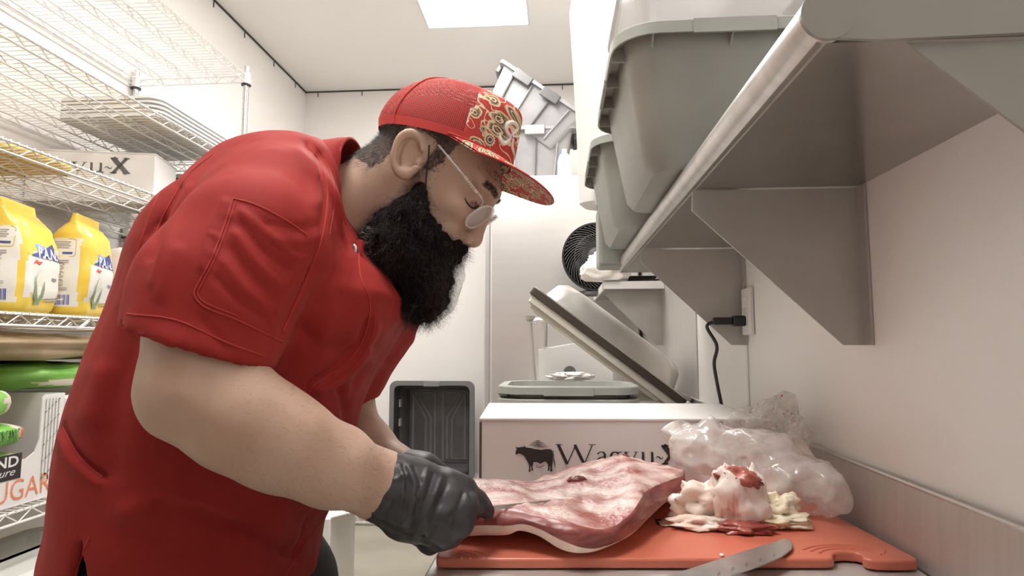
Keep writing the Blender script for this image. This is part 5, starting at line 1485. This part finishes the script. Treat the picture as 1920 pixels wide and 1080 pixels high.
# paisley-like print: cream and brown floral rings on red
def paisley(name, sc=1.0):
    m = mat(name, (.5, .04, .03), .7)
    tc = node(m, 'ShaderNodeTexCoord'); mp = node(m, 'ShaderNodeMapping'); mp.inputs['Scale'].default_value = (sc, sc, sc); link(m, tc.outputs['UV'], mp.inputs[0])
    wz = node(m, 'ShaderNodeTexNoise', i_Scale=90.0, i_Detail=2.0); link(m, mp.outputs[0], wz.inputs['Vector'])
    sub = node(m, 'ShaderNodeVectorMath', operation='MULTIPLY_ADD'); sub.inputs[1].default_value = (.011, .011, 0); link(m, wz.outputs['Color'], sub.inputs[0]); link(m, mp.outputs[0], sub.inputs[2])
    vo = node(m, 'ShaderNodeTexVoronoi', i_Scale=46.0); vo.voronoi_dimensions = '2D'; link(m, sub.outputs[0], vo.inputs['Vector'])
    cr = node(m, 'ShaderNodeValToRGB'); cr.color_ramp.interpolation = 'CONSTANT'
    RED, CREAM, BRN, OLV = (.47, .03, .025, 1), (.68, .55, .36, 1), (.13, .055, .035, 1), (.28, .20, .10, 1)
    e = cr.color_ramp.elements
    stops = [(0, BRN), (.10, CREAM), (.17, BRN), (.24, OLV), (.31, CREAM), (.40, RED)]
    e[0].position, e[0].color = stops[0]; e[1].position, e[1].color = stops[1]
    for p, c in stops[2:]:
        q = e.new(p); q.color = c
    link(m, vo.outputs['Distance'], cr.inputs[0])
    # thin vine lines between the flowers
    n2 = node(m, 'ShaderNodeTexNoise', i_Scale=60.0, i_Detail=1.0); link(m, mp.outputs[0], n2.inputs['Vector'])
    c2 = node(m, 'ShaderNodeValToRGB'); c2.color_ramp.interpolation = 'CONSTANT'; e2 = c2.color_ramp.elements
    e2[0].color = (0, 0, 0, 1); e2[1].position = .485; e2[1].color = (1, 1, 1, 1); q = e2.new(.515); q.color = (0, 0, 0, 1)
    link(m, n2.outputs[0], c2.inputs[0])
    mx = node(m, 'ShaderNodeMix', data_type='RGBA'); mx.inputs[7].default_value = CREAM
    link(m, c2.outputs[0], mx.inputs[0]); link(m, cr.outputs[0], mx.inputs[6]); link(m, mx.outputs[2], bsdf(m).inputs['Base Color'])
    return m
M['paisley'] = paisley('paisley_cloth', .75)
M['paisley_small'] = paisley('paisley_cloth_small', 1.0)
M['cream'] = mat('cream_print', (.70, .57, .38), .7)
M['brown'] = mat('brown_print', (.10, .05, .035), .7)
M['logo'] = mat('white_embroidery', (.78, .74, .68), .6)

CO = W(836, 283, .95); PC = math.radians(17)
CM = np.array([[math.cos(PC), 0, math.sin(PC)], [0, 1, 0], [-math.sin(PC), 0, math.cos(PC)]])
def Cw(p): return CO + np.asarray(p, float) @ CM.T
FR_ = spline([(.110, 0), (.1085, .03), (.105, .065), (.100, .088), (.080, .098), (.045, .106), (.0, .110)], 6)
BK_ = spline([(-.112, 0), (-.1175, .024), (-.107, .057), (-.088, .078), (-.069, .090), (-.035, .104), (-.0, .110)], 6)
SD_ = spline([(.090, 0), (.0895, .02), (.086, .045), (.077, .072), (.060, .092), (.034, .105), (.0, .110)], 6)
NTH, NT_ = 120, len(FR_)
def cap_pt(th, j):
    c, s = math.cos(th), math.sin(th)
    m = FR_[j] if c >= 0 else BK_[j]
    sd = SD_[j]
    w = c * c
    rx, ry = abs(m[0]), sd[0]
    z = m[1] * w + sd[1] * (1 - w)
    return np.array([rx * c, ry * s, z])
def cap_patch(name, ok, m, lift=0.0, uvf=None, parent=None):
    vs, fs, ids, uv = [], [], {}, []
    for i in range(NTH):
        for j in range(NT_ - 1):
            c = (cap_pt(2 * math.pi * (i + .5) / NTH, j) + cap_pt(2 * math.pi * (i + .5) / NTH, j + 1)) / 2
            if not ok(c): continue
            q = []
            for a, b in ((i, j), (i + 1, j), (i + 1, j + 1), (i, j + 1)):
                k = (a % NTH, b)
                if k not in ids:
                    p = cap_pt(2 * math.pi * (a % NTH) / NTH, b); n = p * np.array([1, 1, .6]); n /= np.linalg.norm(n) + 1e-9
                    ids[k] = len(vs); vs.append(Cw(p + n * lift))
                q.append(ids[k])
                th = 2 * math.pi * a / NTH
                uv.append((th * .1, float(b) / NT_ * .16))
            fs.append(tuple(q))
    o = obj(name, (vs, fs), m, parent, smooth='all')
    ul = o.data.uv_layers.new(name='UVMap')
    for l, c in zip(ul.data, uv): l.uv = c
    return o
# NB: obj() may flip whole faces, so lay the uv out again from positions
def uv_from(o, fn):
    ul = o.data.uv_layers['UVMap'] if o.data.uv_layers else o.data.uv_layers.new(name='UVMap')
    for l in o.data.loops: ul.data[l.index].uv = fn(o.data.vertices[l.vertex_index].co)
def Ci(p): return (np.array(p) - CO) @ CM
cap = cap_patch('cap', lambda c: c[0] <= .043, M['mesh_cloth'], parent=man)
uv_from(cap, lambda co: (lambda p: (p[0] * 2200, p[2] * 2200))(Ci(co)))
fp = cap_patch('front_panel', lambda c: c[0] > .040, M['paisley'], .0008, parent=cap)
uv_from(fp, lambda co: (lambda p: (p[0] + abs(p[1]) * .3, p[2] + .3 * p[1]))(Ci(co)))
fp.modifiers.new('s', 'SOLIDIFY').thickness = .0015
bd = cap_patch('sweat_band', lambda c: c[2] < .014 and c[0] < .05, M['cap_red'], .0009, parent=cap)
# stitched panel seams over the crown
for th in (math.radians(-128), math.radians(128), math.radians(180)):
    obj('panel_seam', MB().tube([Cw(cap_pt(th, j) * 1.006) for j in range(NT_)], .0016, 6), M['cap_red'], cap, smooth=True)
obj('button', MB().sphere(Cw((0, 0, .111)), (.007, .007, .004), 12, 8), M['cap_red'], cap, smooth='all')
# flat brim
def brim_pt(a, r, top):
    """a: -1..1 across, r: 0 at the band .. 1 at the rim"""
    th = a * math.radians(80)
    base = np.array([.110 * math.cos(th), .090 * math.sin(th), .0])
    rim = np.array([.052 + .137 * math.cos(a * math.radians(88)) ** .62, .096 * math.sin(a * math.radians(88)), -.004])
    p = base + (rim - base) * r
    p[2] = .002 - .033 * r * max(0, math.cos(th)) - .010 * abs(a) ** 2 * r + (.0016 if top else -.0016)
    return p
nb, nr = 56, 14
for nm, top, m in (('brim', True, 'paisley_small'), ('brim_underside', False, 'paisley_small')):
    vs = [Cw(brim_pt(-1 + 2 * i / nb, j / nr, top)) for i in range(nb + 1) for j in range(nr + 1)]
    fs = [(i * (nr + 1) + j, (i + 1) * (nr + 1) + j, (i + 1) * (nr + 1) + j + 1, i * (nr + 1) + j + 1) for i in range(nb) for j in range(nr)]
    o = obj(nm, (vs, fs), M[m], cap, smooth='all')
    uv_from(o, lambda co: (lambda p: (p[0] + .5, p[1]))(Ci(co)))
obj('brim_edge', MB().tube([Cw((brim_pt(-1 + 2 * i / 80, 1, True) + brim_pt(-1 + 2 * i / 80, 1, False)) / 2) for i in range(81)], .0015, 6), M['cap_red'], cap, smooth=True)
obj('brim_cord', MB().tube([Cw(brim_pt(-1 + 2 * i / 60, .0, True) * np.array([1.012, 1.012, 1])) for i in range(61)], .0016, 6), M['cap_red'], cap, smooth=True)
CB = BVHTree.FromPolygons([v.co for v in fp.data.vertices], [tuple(p.vertices) for p in fp.data.polygons])
def on_cap(name, pts, r, m):
    q = drape(CB, [tuple(p) for p in spline(pts, 6)], .0012)
    if len(q) > 2: obj(name, MB().tube(q, [r * (.35 + .65 * math.sin(math.pi * min(1, max(0, i / (len(q) - 1))) ) ) for i in range(len(q))], 6), M[m], cap, smooth=True)
# white script on the front and printed flowers
on_cap('script_stroke', [(939, 256), (944, 268), (956, 259), (949, 244), (951, 232), (962, 230), (970, 241), (960, 253), (972, 256), (979, 245)], .0036, 'logo')
on_cap('script_stroke', [(938, 252), (938, 262), (944, 270), (953, 266)], .0038, 'logo')
on_cap('script_stroke', [(962, 258), (960, 278), (966, 297)], .0032, 'logo')
on_cap('script_stroke', [(968, 268), (974, 262), (977, 270), (972, 282)], .0024, 'logo')
def rosette(px, py, r, petals):
    c = drape(CB, [(px, py)], .0009)
    if not c: return
    c = c[0]; h, n, i, d = CB.find_nearest(Vector(c)); n = np.array(n)
    if n @ (_C - c) < 0: n = -n
    u = np.cross(n, [0, 0, 1.0]); u /= np.linalg.norm(u); v = np.cross(n, u)
    for k, (rr_, m, nm) in enumerate(((1.0, 'cream', 'rosette'), (.68, 'brown', 'rosette_ring'), (.5, 'cream', 'rosette_ring'), (.34, 'brown', 'rosette_eye'))):
        nn = 40; vs = [c + n * (.0004 * k)]
        for i in range(nn):
            a = 2 * math.pi * i / nn; q = r * rr_ * (1 + (.13 * math.cos(a * petals) if k == 0 else 0))
            vs.append(c + n * (.0004 * k) + (u * math.cos(a) + v * math.sin(a)) * q)
        obj(nm, (vs, [(0, 1 + i, 1 + (i + 1) % nn) for i in range(nn)]), M[m], cap)
rosette(918, 262, .0095, 14); rosette(906, 242, .0055, 9); rosette(946, 306, .014, 11)

# ------------------------------------------------------------------ glasses
M['clear'] = film('clear_acetate', (.80, .76, .74), .55, .06, 0, 10, 1.0)
M['lens'] = film('lens_glass', (.75, .76, .80), .87, .03, 0, 10, 1.0)
gl = thing('glasses', 'x', 'x', (0, 0, 0)); del gl['label'], gl['category']
gl.parent = man; gl.matrix_parent_inverse = WM[man].inverted()
def lens_pt(s, a, k):
    ca_, sa_ = math.cos(a), math.sin(a)
    y = s * (.034 + .024 * math.copysign(abs(ca_) ** .8, ca_)); z = -.002 + .0225 * math.copysign(abs(sa_) ** .8, sa_)
    x = .131 - .9 * max(0, abs(y) - .012) ** 1.5 + .30 * (z - .018)
    return H((x + k, y, z))
for s in (-1, 1):
    n = 36
    rim = [lens_pt(s, 2 * math.pi * i / n, 0) for i in range(n + 1)]
    obj('lens_rim', MB().tube(rim, .0019, 8), M['clear'], gl, smooth=True)
    obj('lens', MB().loft([[lens_pt(s, 2 * math.pi * i / n, k) for i in range(n)] for k in (-.0008, .0008)]), M['lens'], gl, smooth=True)
    hinge = Hi(lens_pt(s, math.radians(20), 0))
    hp = [W(905, 376, .90), W(888, 352, .888), W(870, 330, .873), W(846, 301, .868), W(822, 272, .866)]
    if s > 0: hp = [p * np.array([1, -1, 1]) + np.array([0, 2 * HO[1], 0]) for p in hp]
    hp = [H(hinge)] + hp
    obj('temple', MB().tube(spline(hp, 6), .0016, 6), M['clear'], gl, smooth=True)
    if s < 0:
        a, b = np.array(hp[3]), np.array(hp[1]); d = (b - a) / np.linalg.norm(b - a)
        up2 = np.cross(d, [0, -1.0, 0]); up2 = up2 if up2[2] > 0 else -up2
        st = np.array(hp[3]) + d * .002
        obj('temple_lettering', text_mesh('OLAYSTER', .0068, lambda u, v: tuple(st + d * u + up2 * (v - .002) + np.array([0, -.0036, 0])), bold=.0001), M['logo'], gl)
obj('bridge', MB().tube(spline([lens_pt(-1, math.radians(160), 0), H((.133, 0, .018)), lens_pt(1, math.radians(160), 0)], 6), .002, 8), M['clear'], gl, smooth=True)

# ------------------------------------------------------------------ gloves and the knife they hold
def hand(segs, box_pad=.02, h=.0026, k=.010, wr=None, seed=1):
    pts = np.array([W(*q[:3]) for s in segs for q in s]); rad = max(px2m(q[3], q[2]) for s in segs for q in s)
    g = Grid(pts.min(0) - rad - box_pad, pts.max(0) + rad + box_pad, h)
    for s in segs:
        for a, b in zip(s[:-1], s[1:]): g.add(g.cone(W(*a[:3]), W(*b[:3]), px2m(a[3], a[2]), px2m(b[3], b[2])), k if len(a) < 5 else a[4])
    return g
right = [
    [(716, 912, .768, 58, .02), (748, 922, .772, 60, .02), (790, 936, .782, 58, .02), (826, 938, .79, 44, .02)],
    [(780, 922, .80, 46, .02), (842, 914, .805, 26, .02)],
    [(770, 965, .765, 46, .02), (820, 985, .765, 30, .02)],
    [(838, 912, .795, 30), (866, 920, .80, 24), (892, 940, .815, 20), (913, 958, .83, 14)],                 # index along the spine
    [(846, 935, .775, 28), (872, 950, .775, 23), (866, 980, .785, 19), (838, 984, .80, 17)],               # middle
    [(836, 962, .762, 26), (862, 982, .768, 21), (846, 1004, .782, 18), (816, 1000, .80, 16)],            # ring
    [(806, 985, .756, 25), (830, 1006, .765, 20), (806, 1018, .782, 17), (780, 1006, .80, 15)],           # little finger
    [(780, 900, .845, 26), (824, 910, .868, 21), (868, 936, .862, 18), (892, 950, .85, 15)],              # thumb
]
g = hand(right)
# flared cuff
cu0, cu1 = W(712, 912, .766), W(735, 920, .771)
cuff = g.cone(W(700, 908, .760), W(738, 918, .772), px2m(63, .76), px2m(58, .77))
ax_ = (cu1 - cu0) / np.linalg.norm(cu1 - cu0)
cuff = np.maximum(cuff, -g.plane(W(711, 913, .766), ax_))
g.add(cuff, .006)
g.cut(np.maximum(g.cone(W(690, 905, .757), W(722, 914, .769), px2m(57, .757), px2m(55, .765)), g.plane(W(721, 915, .769), ax_)), .003)
V, Q = g.mesh(2)
V = sculpt(V, Q, [
    ([(748, 872), (757, 900), (752, 950)], 3.2, .0022), ([(756, 874), (766, 905), (760, 965)], 3, -.0024), ([(766, 876), (778, 910), (768, 975)], 3.2, .0022), ([(776, 877), (790, 905), (780, 960)], 3, -.002),
    ([(800, 882), (788, 925), (752, 985)], 3.2, .0024), ([(812, 890), (798, 935), (764, 995)], 3, -.0024), ([(826, 900), (806, 950), (775, 1005)], 3.2, .0022), ([(838, 908), (818, 955), (790, 1012)], 3, -.002),
    ([(720, 945), (700, 975)], 3.5, .002), ([(735, 940), (716, 985)], 3.5, -.002), ([(748, 960), (735, 1000)], 3.2, .002), ([(700, 962), (745, 985), (800, 1000)], 3.4, .0022), ([(715, 985), (760, 1005), (800, 1012)], 3.2, -.002),
    ([(868, 925), (858, 955), (848, 985)], 4, -.003), ([(850, 960), (838, 975)], 4, -.003), ([(815, 985), (806, 1005)], 4, -.003), ([(880, 922), (886, 936)], 3, -.0012), ([(896, 938), (902, 950)], 3, -.0012), ([(760, 890), (740, 900)], 4, .002)])
N = vnormals(V, Q)
V = V + N * ((1 - 2 * np.abs(vnoise(V * np.array([60, 60, 34]) + 8))) * .0011 + vnoise(V * 120) * .0005)[:, None]
obj('glove', (V, Q), M['nitrile'], man, smooth='all')
left = [
    [(742, 880, 1.02, 42, .02), (790, 898, 1.01, 44, .02), (812, 906, 1.01, 36, .02)],
    [(812, 893, 1.03, 17), (840, 900, 1.045, 15), (862, 908, 1.05, 12)], [(815, 903, 1.01, 17), (845, 912, 1.02, 15), (868, 920, 1.025, 12)],
    [(815, 914, .99, 16), (842, 924, 1.0, 14), (862, 932, 1.0, 12)], [(808, 922, .97, 15), (830, 934, .97, 13), (846, 942, .975, 11)],
    [(778, 915, .97, 18), (800, 935, .95, 15), (822, 946, .945, 12)]]
g = hand(left, h=.003)
obj('glove', g.mesh(2), M['nitrile'], man, smooth='all')

t = thing('boning_knife', 'slim boning knife in the gloved hand cutting into the beef', 'knife', tuple(W(918, 952, .83)))
b0, b1 = W(905, 956, .822), W(1045, 937, .915)
ax_ = (b1 - b0) / np.linalg.norm(b1 - b0); LK = np.linalg.norm(b1 - b0)
vw = _C - b0; vw /= np.linalg.norm(vw); wv = np.cross(ax_, vw); wv /= np.linalg.norm(wv); wv = wv if wv[2] > 0 else -wv
tk = np.cross(ax_, wv)
prof = [(0, -.0022, .0038), (.25, -.0024, .0030), (.6, -.0020, .0020), (.85, -.0012, .0012), (1.0, .0004, .0007)]
P_ = [b0 + ax_ * (LK * a) + wv * l for a, l, h_ in prof] + [b0 + ax_ * (LK * a) + wv * h_ for a, l, h_ in prof[::-1]]
obj('blade', MB().prism([p - tk * .0008 for p in P_], tk * .0016), M['blade'], t)
hd = [b0 + ax_ * .004, b0 - ax_ * .02, b0 - ax_ * .06, b0 - ax_ * .10, b0 - ax_ * .115]
obj('handle', MB().tube(hd, [.008, .0095, .010, .0105, .007], 12), M['black'], t, smooth=True)
